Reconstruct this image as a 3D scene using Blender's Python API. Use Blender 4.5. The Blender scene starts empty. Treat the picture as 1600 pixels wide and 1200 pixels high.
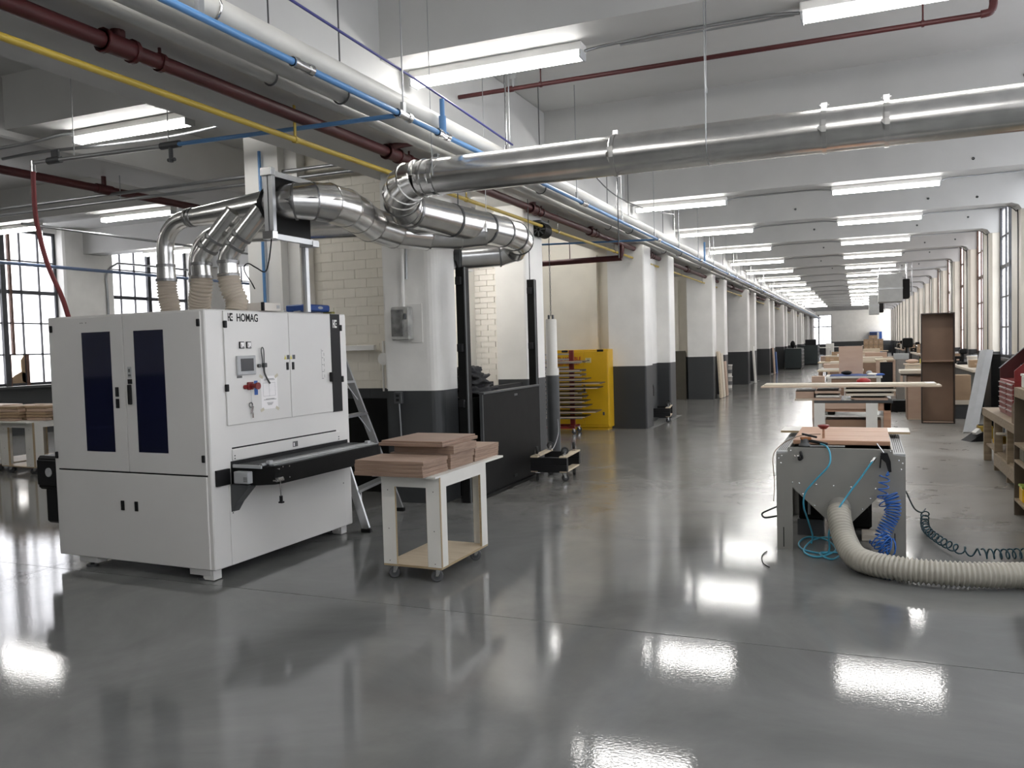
import bpy, math, random
from mathutils import Vector, Matrix, noise
random.seed(7)
S = bpy.context.scene
C = S.collection
R = math.radians
# ------------------------------------------------------------------ camera
cam = bpy.data.cameras.new('camera'); camo = bpy.data.objects.new('camera', cam); C.objects.link(camo)
cam.sensor_width = 36.0; cam.lens = 29.03; cam.clip_end = 400
M = Matrix(((0.9224, 0.0083, 0.3861), (0.3847, 0.0528, -0.9215), (-0.0281, 0.9986, 0.0455))).to_quaternion().to_matrix()
camo.matrix_world = Matrix.Translation((0, 0, 1.6)) @ M.to_4x4()
S.camera = camo
# ------------------------------------------------------------------ world (overcast daylight outside)
W = bpy.data.worlds.new('overcast'); S.world = W; W.use_nodes = True
wb = W.node_tree.nodes['Background']; wb.inputs[0].default_value = (1.0, .975, .945, 1); wb.inputs[1].default_value = 2.0
S.view_settings.view_transform = 'Standard'; S.view_settings.look = 'None'
S.view_settings.exposure = 1.32; S.view_settings.gamma = 1.0; S.cycles.diffuse_bounces = 6; S.cycles.glossy_bounces = 4; S.view_settings.use_curve_mapping = False
LAMP_STRENGTH = 15.0

# ------------------------------------------------------------------ materials
def nd(nt, t, **k):
    n = nt.nodes.new(t)
    for a, b in k.items(): setattr(n, a, b)
    return n
def mat(name, col, rough=.5, metal=0., var=.08, vs=4., bump=0., bs=60., coat=0., stretch=None, spec=.5, trans=0., wear=None):
    m = bpy.data.materials.new(name); m.use_nodes = True; nt = m.node_tree; b = nt.nodes['Principled BSDF']; L = nt.links.new
    b.inputs['Roughness'].default_value = rough; b.inputs['Metallic'].default_value = metal
    b.inputs['Coat Weight'].default_value = coat; b.inputs['Specular IOR Level'].default_value = spec
    b.inputs['Transmission Weight'].default_value = trans
    tc = nd(nt, 'ShaderNodeTexCoord'); v = tc.outputs['Object']
    if stretch:
        mp = nd(nt, 'ShaderNodeMapping'); mp.inputs['Scale'].default_value = stretch; L(v, mp.inputs[0]); v = mp.outputs[0]
    n = nd(nt, 'ShaderNodeTexNoise'); n.inputs['Scale'].default_value = vs; n.inputs['Detail'].default_value = 5; L(v, n.inputs['Vector'])
    r = nd(nt, 'ShaderNodeValToRGB'); L(n.outputs['Fac'], r.inputs[0])
    lo = wear or [max(0, c*(1-var)) for c in col]; hi = [min(1, c*(1+var)) for c in col]
    r.color_ramp.elements[0].color = (*lo, 1); r.color_ramp.elements[1].color = (*hi, 1)
    r.color_ramp.elements[0].position = .3; r.color_ramp.elements[1].position = .7
    L(r.outputs[0], b.inputs['Base Color'])
    if bump:
        n2 = nd(nt, 'ShaderNodeTexNoise'); n2.inputs['Scale'].default_value = bs; n2.inputs['Detail'].default_value = 3; L(v, n2.inputs['Vector'])
        bp = nd(nt, 'ShaderNodeBump'); bp.inputs['Strength'].default_value = bump; bp.inputs['Distance'].default_value = .01
        L(n2.outputs['Fac'], bp.inputs['Height']); L(bp.outputs[0], b.inputs['Normal'])
    return m
def emis(name, col, st):
    m = bpy.data.materials.new(name); m.use_nodes = True; nt = m.node_tree; nt.nodes.clear()
    e = nd(nt, 'ShaderNodeEmission'); e.inputs[0].default_value = (*col, 1); e.inputs[1].default_value = st
    o = nd(nt, 'ShaderNodeOutputMaterial'); nt.links.new(e.outputs[0], o.inputs[0]); return m
def two_tone(name, top, low=(.040, .043, .045), z=1.17, var=.05):
    m = mat(name, top, .45, var=var, vs=2.5, bump=.12, bs=25); nt = m.node_tree; b = nt.nodes['Principled BSDF']
    g = nd(nt, 'ShaderNodeNewGeometry'); sx = nd(nt, 'ShaderNodeSeparateXYZ'); nt.links.new(g.outputs['Position'], sx.inputs[0])
    ge = nd(nt, 'ShaderNodeMath', operation='GREATER_THAN'); ge.inputs[1].default_value = z; nt.links.new(sx.outputs['Z'], ge.inputs[0])
    old = b.inputs['Base Color'].links[0].from_socket
    mx = nd(nt, 'ShaderNodeMix', data_type='RGBA'); nt.links.new(ge.outputs[0], mx.inputs[0]); mx.inputs[6].default_value = (*low, 1)
    nt.links.new(old, mx.inputs[7]); nt.links.new(mx.outputs[2], b.inputs['Base Color']); return m
def wood(name, a, b_, scale=(1, 12, 12), vs=3., rough=.5):
    return mat(name, b_, rough, var=0., vs=vs, stretch=scale, wear=a, bump=.05, bs=30)
def concrete_floor():
    m = bpy.data.materials.new('sealed_concrete'); m.use_nodes = True; nt = m.node_tree; b = nt.nodes['Principled BSDF']; L = nt.links.new
    g = nd(nt, 'ShaderNodeNewGeometry'); P = g.outputs['Position']
    n1 = nd(nt, 'ShaderNodeTexNoise'); n1.inputs['Scale'].default_value = .7; n1.inputs['Detail'].default_value = 8; n1.inputs['Roughness'].default_value = .62; L(P, n1.inputs['Vector'])
    n1.inputs['Distortion'].default_value = .6
    r = nd(nt, 'ShaderNodeValToRGB'); L(n1.outputs['Fac'], r.inputs[0]); e = r.color_ramp.elements
    e[0].position = .3; e[0].color = (.120, .123, .123, 1); e[1].position = .7; e[1].color = (.215, .218, .213, 1)
    L(r.outputs[0], b.inputs['Base Color'])
    n3 = nd(nt, 'ShaderNodeTexNoise'); n3.inputs['Scale'].default_value = 1.1; n3.inputs['Detail'].default_value = 6; L(P, n3.inputs['Vector'])
    mr = nd(nt, 'ShaderNodeMapRange'); mr.inputs['From Min'].default_value = .3; mr.inputs['From Max'].default_value = .7
    mr.inputs['To Min'].default_value = .045; mr.inputs['To Max'].default_value = .085; L(n3.outputs['Fac'], mr.inputs['Value']); L(mr.outputs[0], b.inputs['Roughness'])
    sx = nd(nt, 'ShaderNodeSeparateXYZ'); L(P, sx.inputs[0])      # traffic wear: the sealer is scuffed dull around the benches
    wx = nd(nt, 'ShaderNodeMapRange', interpolation_type='SMOOTHSTEP'); wx.inputs['From Min'].default_value = -1.2; wx.inputs['From Max'].default_value = .9; L(sx.outputs['X'], wx.inputs['Value'])
    wy = nd(nt, 'ShaderNodeMapRange', interpolation_type='SMOOTHSTEP'); wy.inputs['From Min'].default_value = 6.0; wy.inputs['From Max'].default_value = 8.5; L(sx.outputs['Y'], wy.inputs['Value'])
    n4 = nd(nt, 'ShaderNodeTexNoise'); n4.inputs['Scale'].default_value = 1.9; n4.inputs['Detail'].default_value = 9; n4.inputs['Roughness'].default_value = .68; n4.inputs['Distortion'].default_value = .8; L(P, n4.inputs['Vector'])
    pw = nd(nt, 'ShaderNodeMapRange'); pw.inputs['From Min'].default_value = .38; pw.inputs['From Max'].default_value = .62; pw.inputs['To Min'].default_value = .62; L(n4.outputs['Fac'], pw.inputs['Value'])
    wxy = nd(nt, 'ShaderNodeMath', operation='MULTIPLY'); L(wx.outputs[0], wxy.inputs[0]); L(wy.outputs[0], wxy.inputs[1])
    wyl = nd(nt, 'ShaderNodeMath', operation='MULTIPLY'); L(wy.outputs[0], wyl.inputs[0]); wyl.inputs[1].default_value = .40
    wmx = nd(nt, 'ShaderNodeMath', operation='MAXIMUM'); L(wxy.outputs[0], wmx.inputs[0]); L(wyl.outputs[0], wmx.inputs[1])
    wm = nd(nt, 'ShaderNodeMath', operation='MULTIPLY'); L(wmx.outputs[0], wm.inputs[0]); L(pw.outputs[0], wm.inputs[1])
    ra = nd(nt, 'ShaderNodeMath', operation='MULTIPLY_ADD'); L(wm.outputs[0], ra.inputs[0]); ra.inputs[1].default_value = .34; L(mr.outputs[0], ra.inputs[2]); L(ra.outputs[0], b.inputs['Roughness'])
    r2 = nd(nt, 'ShaderNodeValToRGB'); L(n4.outputs['Fac'], r2.inputs[0]); f = r2.color_ramp.elements
    f[0].position = .30; f[0].color = (.185, .174, .154, 1); f[1].position = .70; f[1].color = (.30, .287, .258, 1)
    mx = nd(nt, 'ShaderNodeMix', data_type='RGBA'); L(wmx.outputs[0], mx.inputs[0]); L(r.outputs[0], mx.inputs[6]); L(r2.outputs[0], mx.inputs[7]); L(mx.outputs[2], b.inputs['Base Color'])
    b.inputs['Specular IOR Level'].default_value = .5
    n2 = nd(nt, 'ShaderNodeTexNoise'); n2.inputs['Scale'].default_value = 70; n2.inputs['Detail'].default_value = 2; L(P, n2.inputs['Vector'])
    bp = nd(nt, 'ShaderNodeBump'); bp.inputs['Strength'].default_value = .027; bp.inputs['Distance'].default_value = .01
    L(n2.outputs['Fac'], bp.inputs['Height']); L(bp.outputs[0], b.inputs['Normal']); return m
def pane_mat(name, clear, col=(.92, .95, 1.)):
    m = bpy.data.materials.new(name); m.use_nodes = True; nt = m.node_tree; nt.nodes.clear(); L = nt.links.new
    t = nd(nt, 'ShaderNodeBsdfTransparent'); t.inputs[0].default_value = (*col, 1)
    d = nd(nt, 'ShaderNodeBsdfTranslucent'); d.inputs[0].default_value = (.9, .9, .93, 1)
    gl = nd(nt, 'ShaderNodeBsdfGlossy'); gl.inputs['Roughness'].default_value = .15
    n = nd(nt, 'ShaderNodeTexNoise'); n.inputs['Scale'].default_value = 2.2; g = nd(nt, 'ShaderNodeNewGeometry'); L(g.outputs['Position'], n.inputs['Vector'])
    mr = nd(nt, 'ShaderNodeMapRange'); mr.inputs['To Min'].default_value = clear-.25; mr.inputs['To Max'].default_value = clear+.2; L(n.outputs['Fac'], mr.inputs['Value'])
    x = nd(nt, 'ShaderNodeMixShader'); L(mr.outputs[0], x.inputs[0]); L(d.outputs[0], x.inputs[1]); L(t.outputs[0], x.inputs[2])
    x2 = nd(nt, 'ShaderNodeMixShader'); x2.inputs[0].default_value = .05; L(x.outputs[0], x2.inputs[1]); L(gl.outputs[0], x2.inputs[2])
    o = nd(nt, 'ShaderNodeOutputMaterial'); L(x2.outputs[0], o.inputs[0]); return m

WALL = two_tone('painted_wall', (.80, .79, .76))
CREAM = two_tone('cream_painted_wall', (.74, .70, .61))
SHAFTM = two_tone('shaft_painted_brick', (.84, .81, .76), z=.9)
CEIL = mat('ceiling_paint', (.50, .50, .49), .6, var=.05, vs=1.5, bump=.1, bs=14)
FLOOR = concrete_floor()
JOINT = mat('joint_filler', (.03, .03, .03), .8)
PLASTER = mat('white_plaster', (.78, .77, .74), .5, var=.05, vs=3, bump=.1, bs=20)
MACH = mat('machine_white_enamel', (.72, .71, .69), .38, var=.02, vs=2)
MACHSH = mat('machine_panel_white', (.70, .69, .67), .36, var=.02, vs=2)
BLACK = mat('black_plastic', (.010, .010, .011), .5, spec=.25)
BLKM = mat('black_painted_steel', (.009, .009, .0088), .5, var=.2, vs=5, spec=.12)
DGREY = mat('dark_grey_metal', (.06, .063, .066), .45, var=.15)
TINT = mat('tinted_window', (.010, .012, .036), .06, spec=.7)
GALV = mat('galvanized_steel', (.74, .735, .72), .24, 1., var=.10, vs=9, bump=.02, bs=30)
GALVD = mat('galvanized_seam', (.30, .30, .30), .4, 1., var=.15)
CHROME = mat('bright_steel', (.68, .68, .68), .2, 1.)
ALU = mat('aluminium', (.50, .51, .52), .36, .9)
STEELG = mat('grey_conduit_steel', (.36, .37, .38), .38, .85)
LTGREY = mat('light_grey_plastic', (.42, .43, .44), .5)
SCREEN = mat('screen_glass', (.03, .03, .033), .25)
RED = mat('red_paint', (.36, .02, .02), .35)
REDPIPE = mat('sprinkler_red_paint', (.062, .010, .011), .5, var=.15)
DREDM = mat('dark_red_enamel', (.20, .018, .018), .35, var=.1)
YEL = mat('gas_yellow_paint', (.46, .33, .05), .42, var=.1)
YELC = mat('safety_yellow_enamel', (.68, .40, .012), .38, var=.04)
BLUEP = mat('blue_air_pipe', (.10, .25, .50), .32, var=.05)
BLUED = mat('blue_plastic', (.02, .07, .28), .4)
BLUEC = mat('blue_coil_hose', (.02, .13, .48), .3)
CYAN = mat('light_blue_air_hose', (.06, .36, .52), .3)
TEALC = mat('dark_teal_cord', (.012, .05, .07), .4)
NAVY = mat('navy_blue', (.012, .022, .07), .4)
WPIPE = mat('white_pipe_jacket', (.62, .61, .57), .45, var=.04)
GPIPE = mat('grey_pipe_jacket', (.40, .40, .385), .5, var=.05)
HOSE = mat('ribbed_beige_hose', (.50, .44, .36), .5, var=.06)
HOSED = mat('ribbed_grey_beige_hose', (.44, .42, .36), .30, var=.08)
RUB = mat('dark_rubber', (.02, .02, .02), .7)
WHEEL = mat('grey_rubber_wheel', (.09, .09, .095), .5)
WOODL = wood('pale_maple', (.56, .43, .32), (.66, .54, .42))
WOODT = wood('walnut_veneer', (.36, .25, .19), (.48, .35, .275), (1, 14, 14))
WOODE = wood('walnut_edge', (.20, .13, .095), (.36, .25, .185), (1.5, 3, 60), 2)
CHERRY = wood('cherry_boards', (.40, .22, .14), (.54, .33, .215), (1, 16, 16))
PLY = wood('plywood_edge', (.30, .22, .12), (.45, .35, .22), (2, 2, 90))
PLYF = wood('birch_plywood', (.56, .46, .33), (.66, .56, .42), (1, 8, 8))
TAN = wood('tan_board', (.47, .33, .245), (.53, .385, .295), (1, 10, 3))
WMEL = mat('white_melamine', (.74, .725, .68), .4, var=.03)
BROWNC = mat('brown_box_panel', (.28, .175, .115), .42, var=.15, vs=2)
BROWND = mat('dark_brown_edge', (.03, .018, .013), .5)
CARD = mat('cardboard', (.36, .25, .155), .7, var=.1)
CLOTH = mat('charcoal_cloth', (.03, .03, .032), .95, bump=.4, bs=40)
PAPER = mat('white_paper', (.88, .86, .86), .6, var=.02)
INK = mat('grey_ink', (.12, .12, .12), .6)
TAPE = mat('blue_tape', (.02, .09, .34), .5)
YSTK = mat('yellow_sticker', (.60, .52, .12), .5)
SBOX = mat('grey_switch_box', (.40, .40, .38), .5, .1, var=.35, vs=9)
GREEN = mat('dark_green_enamel', (.009, .018, .019), .4, var=.15)
HVAC = mat('hvac_grey_sheet', (.36, .37, .36), .45, .2)
RUST = mat('rusty_brown_frame', (.13, .07, .05), .6, var=.4, vs=12)
FRAME = mat('dark_window_frame', (.05, .052, .06), .5, var=.3)
PANE = pane_mat('frosted_pane', .45)
PANEC = pane_mat('clear_pane', .8)
PANEDIM = pane_mat('dimmed_pane', .45, (.55, .55, .57))  # panes tinted darker to hold back daylight further down the hall
TUBE = emis('fluorescent_tube', (1., .98, .95), LAMP_STRENGTH)
PANL = mat('sanded_metal', (.34, .335, .31), .42, .55, var=.05)
BENCHW = wood('worn_bench_timber', (.22, .165, .105), (.36, .285, .195), (1, 10, 10))
PLNK = wood('white_ash', (.60, .53, .43), (.70, .63, .53), (1, 10, 10))

# ------------------------------------------------------------------ mesh collector
class MB:
    def __init__(s): s.v = []; s.f = []; s.sm = []; s.mi = []; s.m = 0
    def add(s, vs, fs, smooth=False):
        o = len(s.v); s.v += [tuple(v) for v in vs]
        for f in fs: s.f.append(tuple(i+o for i in f)); s.sm.append(smooth); s.mi.append(s.m)
        return s
    def box(s, x0, x1, y0, y1, z0, z1, b=0., rot=None):
        if x1 < x0: x0, x1 = x1, x0
        if y1 < y0: y0, y1 = y1, y0
        if z1 < z0: z0, z1 = z1, z0
        c = Vector(((x0+x1)/2, (y0+y1)/2, (z0+z1)/2)); h = Vector(((x1-x0)/2, (y1-y0)/2, (z1-z0)/2))
        b = min(b, min(h)*.45)
        if b <= 0:
            vs = [Vector((sx*h.x, sy*h.y, sz*h.z)) for sx in (-1, 1) for sy in (-1, 1) for sz in (-1, 1)]
            fs = [(0, 1, 3, 2), (4, 6, 7, 5), (0, 4, 5, 1), (2, 3, 7, 6), (0, 2, 6, 4), (1, 5, 7, 3)]
        else:
            vs = []; ix = {}
            for sx in (-1, 1):
                for sy in (-1, 1):
                    for sz in (-1, 1):
                        for a in range(3):
                            p = [h.x-b, h.y-b, h.z-b]; p[a] += b
                            ix[sx, sy, sz, a] = len(vs); vs.append(Vector((sx*p[0], sy*p[1], sz*p[2])))
            fs = []
            for a in range(3):
                o1, o2 = (a+1) % 3, (a+2) % 3
                for sg in (-1, 1):
                    q = []
                    for (p1, p2) in ((-1, -1), (1, -1), (1, 1), (-1, 1)):
                        k = [0, 0, 0]; k[a] = sg; k[o1] = p1; k[o2] = p2; q.append(ix[(*k, a)])
                    fs.append(q if sg > 0 else q[::-1])
                for p1 in (-1, 1):
                    for p2 in (-1, 1):
                        k0 = [0, 0, 0]; k1 = [0, 0, 0]; k0[a] = -1; k1[a] = 1
                        for k in (k0, k1): k[o1] = p1; k[o2] = p2
                        q = [ix[(*k0, o1)], ix[(*k1, o1)], ix[(*k1, o2)], ix[(*k0, o2)]]
                        fs.append(q if p1*p2 > 0 else q[::-1])
            for sx in (-1, 1):
                for sy in (-1, 1):
                    for sz in (-1, 1):
                        q = [ix[sx, sy, sz, a] for a in range(3)]
                        fs.append(q if sx*sy*sz > 0 else q[::-1])
        if rot is not None: vs = [rot @ v for v in vs]
        return s.add([v+c for v in vs], fs)
    def prism(s, poly, p0, ex, ey, ez, t):
        """poly of (a,b) in the plane p0+a*ex+b*ey, extruded by t along ez"""
        p0, ex, ey, ez = Vector(p0), Vector(ex), Vector(ey), Vector(ez); n = len(poly)
        vs = [p0+ex*a+ey*b for a, b in poly]+[p0+ex*a+ey*b+ez*t for a, b in poly]
        fs = [tuple(range(n))[::-1], tuple(range(n, 2*n))]+[(i, (i+1) % n, n+(i+1) % n, n+i) for i in range(n)]
        return s.add(vs, fs)
    def tube(s, path, r, seg=12, caps=True, radii=None, smooth=True, closed=False):
        path = [Vector(p) for p in path]; n = len(path)
        T = []
        for i in range(n):
            a = path[(i-1) % n] if (closed or i > 0) else path[0]; c = path[(i+1) % n] if (closed or i < n-1) else path[-1]
            t = (c-a); T.append(t.normalized() if t.length > 1e-9 else (T[-1] if T else Vector((0, 0, 1))))
        u = T[0].orthogonal().normalized(); vs = []
        for i in range(n):
            u = (u-T[i]*u.dot(T[i])); u = u.normalized() if u.length > 1e-6 else T[i].orthogonal().normalized()
            w = T[i].cross(u); rr = radii[i] if radii else r
            for k in range(seg):
                a = 2*math.pi*k/seg; vs.append(path[i]+(u*math.cos(a)+w*math.sin(a))*rr)
        fs = []
        for i in range(n if closed else n-1):
            j = (i+1) % n
            for k in range(seg): fs.append((i*seg+k, i*seg+(k+1) % seg, j*seg+(k+1) % seg, j*seg+k))
        s.add(vs, fs, smooth)
        if caps and not closed:
            s.add(vs[:seg], [tuple(range(seg))[::-1]]); s.add(vs[-seg:], [tuple(range(seg))])
        return s
    def cyl(s, a, b, r, seg=16, r2=None, caps=True):
        return s.tube([a, b], r, seg, caps, [r, r if r2 is None else r2])
    def ring(s, c, ax, r, t, w, seg=24):
        """band of radius r, radial thickness t, width w around axis ax at c"""
        ax = Vector(ax).normalized(); c = Vector(c)
        return s.tube([c-ax*w/2, c-ax*w/2, c+ax*w/2, c+ax*w/2], r, seg, False, [r-t, r, r, r-t], smooth=False)
    def lathe(s, c, prof, seg=20, ax=(0, 0, 1)):
        c = Vector(c); ax = Vector(ax).normalized()
        return s.tube([c+ax*z for _, z in prof], 1, seg, True, [max(r, 1e-4) for r, _ in prof])
    def build(s, name, m, parent=None, label=None):
        me = bpy.data.meshes.new(name); me.from_pydata(s.v, [], s.f)
        me.polygons.foreach_set('use_smooth', s.sm); me.polygons.foreach_set('material_index', s.mi)
        for x in (m if isinstance(m, (list, tuple)) else [m]): me.materials.append(x)
        me.update(); o = bpy.data.objects.new(name, me); C.objects.link(o)
        if parent: o.parent = parent
        if label: o['label'] = label
        return o
def tag(o, label=None, cat=None, group=None, kind=None):
    if label: o['label'] = label
    if cat: o['category'] = cat
    if group: o['group'] = group
    if kind: o['kind'] = kind
    return o
def thing(name, label=None, cat=None, loc=(0, 0, 0), rz=0., group=None, kind=None):
    o = bpy.data.objects.new(name, None); C.objects.link(o); o.location = loc; o.rotation_euler = (0, 0, rz); o.empty_display_size = .1
    return tag(o, label, cat, group, kind)
def kids(o): return [c for c in C.objects if c.parent is o]
def dup(root, loc, rz=None, label=None, group=None, scale=None):
    def cp(o, par):
        c = o.copy(); C.objects.link(c)
        if par: c.parent = par
        for k in kids(o): cp(k, c)
        return c
    r = cp(root, None); r.location = loc
    if rz is not None: r.rotation_euler = (0, 0, rz)
    if scale: r.scale = scale
    if label: r['label'] = label
    if group: r['group'] = group
    return r
def share(o, name, parent, loc=(0, 0, 0), rot=None):
    c = bpy.data.objects.new(name, o.data); C.objects.link(c); c.parent = parent; c.location = loc
    if rot: c.rotation_euler = rot
    return c
def one(name, mb, m, label, cat, group=None): return tag(mb.build(name, m), label, cat, group)
def text(body, size, m, parent, loc, rot, name='lettering', bold=.0, label=None, ext=.0008, align='LEFT', sx=1.):
    cu = bpy.data.curves.new(name, 'FONT'); cu.body = body; cu.size = size; cu.extrude = ext; cu.offset = bold*size; cu.align_x = align
    tmp = bpy.data.objects.new(name, cu); me = bpy.data.meshes.new_from_object(tmp); bpy.data.objects.remove(tmp); me.materials.clear(); me.materials.append(m)
    o = bpy.data.objects.new(name, me); C.objects.link(o); o.parent = parent; o.location = loc; o.rotation_euler = rot; o.scale = (sx, 1, 1)
    if label: o['label'] = label
    return o
FX = (R(90), 0, R(90))      # reads from +x
FY = (R(90), 0, 0)          # reads from -y
def bez(pts, n=12):
    """Catmull-Rom through pts"""
    p = [Vector(q) for q in pts]; out = []
    for i in range(len(p)-1):
        a = p[max(i-1, 0)]; b = p[i]; c = p[i+1]; d = p[min(i+2, len(p)-1)]
        for k in range(n):
            t = k/n; out.append(.5*((2*b)+(c-a)*t+(2*a-5*b+4*c-d)*t*t+(3*b-a-3*c+d)*t**3))
    return out+[p[-1]]
def resample(path, step):
    out = [path[0]]; acc = 0.
    for a, b in zip(path, path[1:]):
        L = (b-a).length; d = step-acc
        while d <= L: out.append(a.lerp(b, d/L)); d += step
        acc = (acc+L) % step
    return out
def ribbed(path, r, pitch=.02, amp=.006, seg=18):
    q = resample(path, pitch/4); rad = [r+amp*math.cos(i*math.pi/2) for i in range(len(q))]
    return MB().tube(q, r, seg, True, rad, smooth=True)
def helix(path, r, pitch, k=8):
    q = resample(path, pitch/k); out = []; u = None
    for i in range(len(q)):
        t = (q[min(i+1, len(q)-1)]-q[max(i-1, 0)]).normalized()
        u = t.orthogonal().normalized() if u is None else (u-t*u.dot(t)).normalized()
        w = t.cross(u); a = 2*math.pi*i/k; out.append(q[i]+(u*math.cos(a)+w*math.sin(a))*r)
    return out
def arc(c, u, v, r, a0, a1, n=10):
    c, u, v = Vector(c), Vector(u), Vector(v)
    return [c+(u*math.cos(R(a0+(a1-a0)*i/n))+v*math.sin(R(a0+(a1-a0)*i/n)))*r for i in range(n+1)]
# ================================================================== SETTING
ORD = ['first', 'second', 'third', 'fourth', 'fifth', 'sixth', 'seventh', 'eighth', 'ninth', 'tenth', 'eleventh', 'twelfth', 'thirteenth', 'fourteenth',
       'fifteenth', 'sixteenth', 'seventeenth', 'eighteenth', 'nineteenth', 'twentieth', 'twenty-first', 'twenty-second']
YB0, YB1, XL, XR, ZC = -7.0, 84.0, -16.5, 3.0, 4.53
fl = thing('floor', kind='structure')
MB().box(XL-.3, XR+.3, YB0, YB1, -.12, -.02).build('joint_filler', JOINT, fl)
xs = [XL-.3, -11.9, -5.745, 3.3]; ys = [YB0, -1.1, 4.42, 9.75, 15.1, 20.5, 31., 42., 53., 64., 75., YB1]
for i in range(len(xs)-1):
    for j in range(len(ys)-1):
        g = .003
        MB().box(xs[i]+g, xs[i+1]-g, ys[j]+g, ys[j+1]-g, -.019, 0).build('slab', FLOOR, fl)
ce = thing('ceiling', kind='structure')
MB().box(XL-.3, XR+.3, YB0, YB1, ZC, ZC+.2).build('slab', CEIL, ce)
beam = None
for k in range(-3, 20):
    y = 5.98+3.9*k
    if beam is None:
        mb = MB(); mb.prism([(XL, 3.98), (2.64, 3.98), (2.75, 3.94), (2.8, 3.86), (XR, 3.86), (XR, ZC), (XL, ZC)], (0, 0, 0), (1, 0, 0), (0, 0, 1), (0, 1, 0), .47)
        beam = mb.build('beam', CEIL, ce); beam.location = (0, y, 0)
    else: share(beam, 'beam', ce, (0, y, 0))
MB().box(-4.73, -3.6, YB0, YB1, 3.42, ZC, .02).build('girder', CEIL, ce)
MB().box(-9.0, -8.1, YB0, 60, 3.9, ZC, .02).build('girder', CEIL, ce)
# small inserts and old anchor holes on the beam faces
ins = None
for k in range(1, 8):
    for x in (-.9, 1.5, 2.3):
        if k < 3 and x < 1: continue
        if ins is None:
            ins = MB().ring((0, 0, 0), (0, 1, 0), .022, .010, .010, 10).build('anchor_insert', DGREY, ce); ins.location = (x+.1, 5.975+3.9*k, 4.2)
        else: share(ins, 'anchor_insert', ce, (x+random.uniform(-.25, .25), 5.975+3.9*k, 4.16+random.uniform(-.04, .1)))
# back wall behind the camera
wbk = thing('wall_back', kind='structure'); MB().box(XL-.3, XR+.3, YB0-.3, YB0, 0, ZC).build('wall_panel', WALL, wbk)

# ---- windows
def window(n, width, z0, z1, cols, rows, heavy, parent_rot, loc, pm, fm, skip=()):
    """local x along the wall, local y into the room, z up"""
    w = thing('window_%d' % n, loc=loc, rz=parent_rot, kind='structure')
    f = MB(); t = .03
    f.box(0, t*2, -.03, .04, z0, z1).box(width-t*2, width, -.03, .04, z0, z1).box(0, width, -.03, .04, z0, z0+.06).box(0, width, -.03, .04, z1-.06, z1)
    f.build('window_frame', fm, w)
    cw = width/cols; rh = (z1-z0)/rows
    for i in range(1, cols):
        ww = .055 if i in heavy else .014
        MB().box(cw*i-ww, cw*i+ww, -.02, .035 if i not in heavy else .07, z0, z1).build('mullion', RUST if (i in heavy and fm is RUST) else fm, w)
    for j in range(1, rows):
        ww = .04 if j == 3 else .014
        MB().box(0, width, -.02, .03, z0+rh*j-ww, z0+rh*j+ww).build('glazing_bar', fm, w)
    p = None
    for i in range(cols):
        for j in range(rows):
            if (i, j) in skip: continue
            if p is None: p = MB().box(-cw/2+.006, cw/2-.006, -.003, .003, -rh/2+.006, rh/2-.006).build('pane', pm, w); p.location = (cw*(i+.5), 0, z0+rh*(j+.5))
            else: share(p, 'pane', w, (cw*(i+.5), 0, z0+rh*(j+.5)))
    return w
# ---- outer left wall with three visible windows
wl = thing('wall_left', kind='structure')
MB().box(XL-.3, XL, YB0, YB1, 0, 1.04).box(XL-.3, XL, YB0, YB1, 4.4, ZC).build('wall_panel', WALL, wl)
MB().box(XL-.3, XL, YB0, 10.7, 1.04, 4.4).box(XL-.3, XL, 25.0, YB1, 1.04, 4.4).build('wall_panel', WALL, wl)
for j in range(4):
    MB().box(XL-.3, XL+.2, 13.27+3.9*j, 14.6+3.9*j, 0, ZC, .04).build('pier', WALL, wl)
    MB().box(XL-.02, XL+.12, 10.7+3.9*j, 13.27+3.9*j, 1.0, 1.05).build('sill', DGREY, wl)
    w = window(j+1, 2.57, 1.05, 4.4, 6, 5, (3,), R(-90), (XL-.1, 13.27+3.9*j, 0), PANE, FRAME, skip=((2, 0),) if j == 0 else ())
    if j == 0:   # the broken pane patched with board
        m = MB(); m.prism([(0, 0), (.40, 0), (.40, .1), (.27, .2), (.12, .27), (0, .22)], (.84, .01, 1.08), (1, 0, 0), (0, 0, 1), (0, 1, 0), .02)
        m.prism([(0, 0), (.09, .05), (.1, .5), (.0, .62), (-.02, .3)], (.86, .01, 1.1), (1, 0, 0), (0, 0, 1), (0, 1, 0), .02)
        m.build('patch_board', CARD, w, 'torn brown board patching the broken pane')
        for a in (.78, 1.19): MB().box(a, a+.07, -.02, .05, 1.05, 1.72).build('sash', RUST, w)
        MB().box(1.09, 1.14, -.02, .06, 1.72, 4.34).build('sash_bar', RUST, w)
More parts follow.
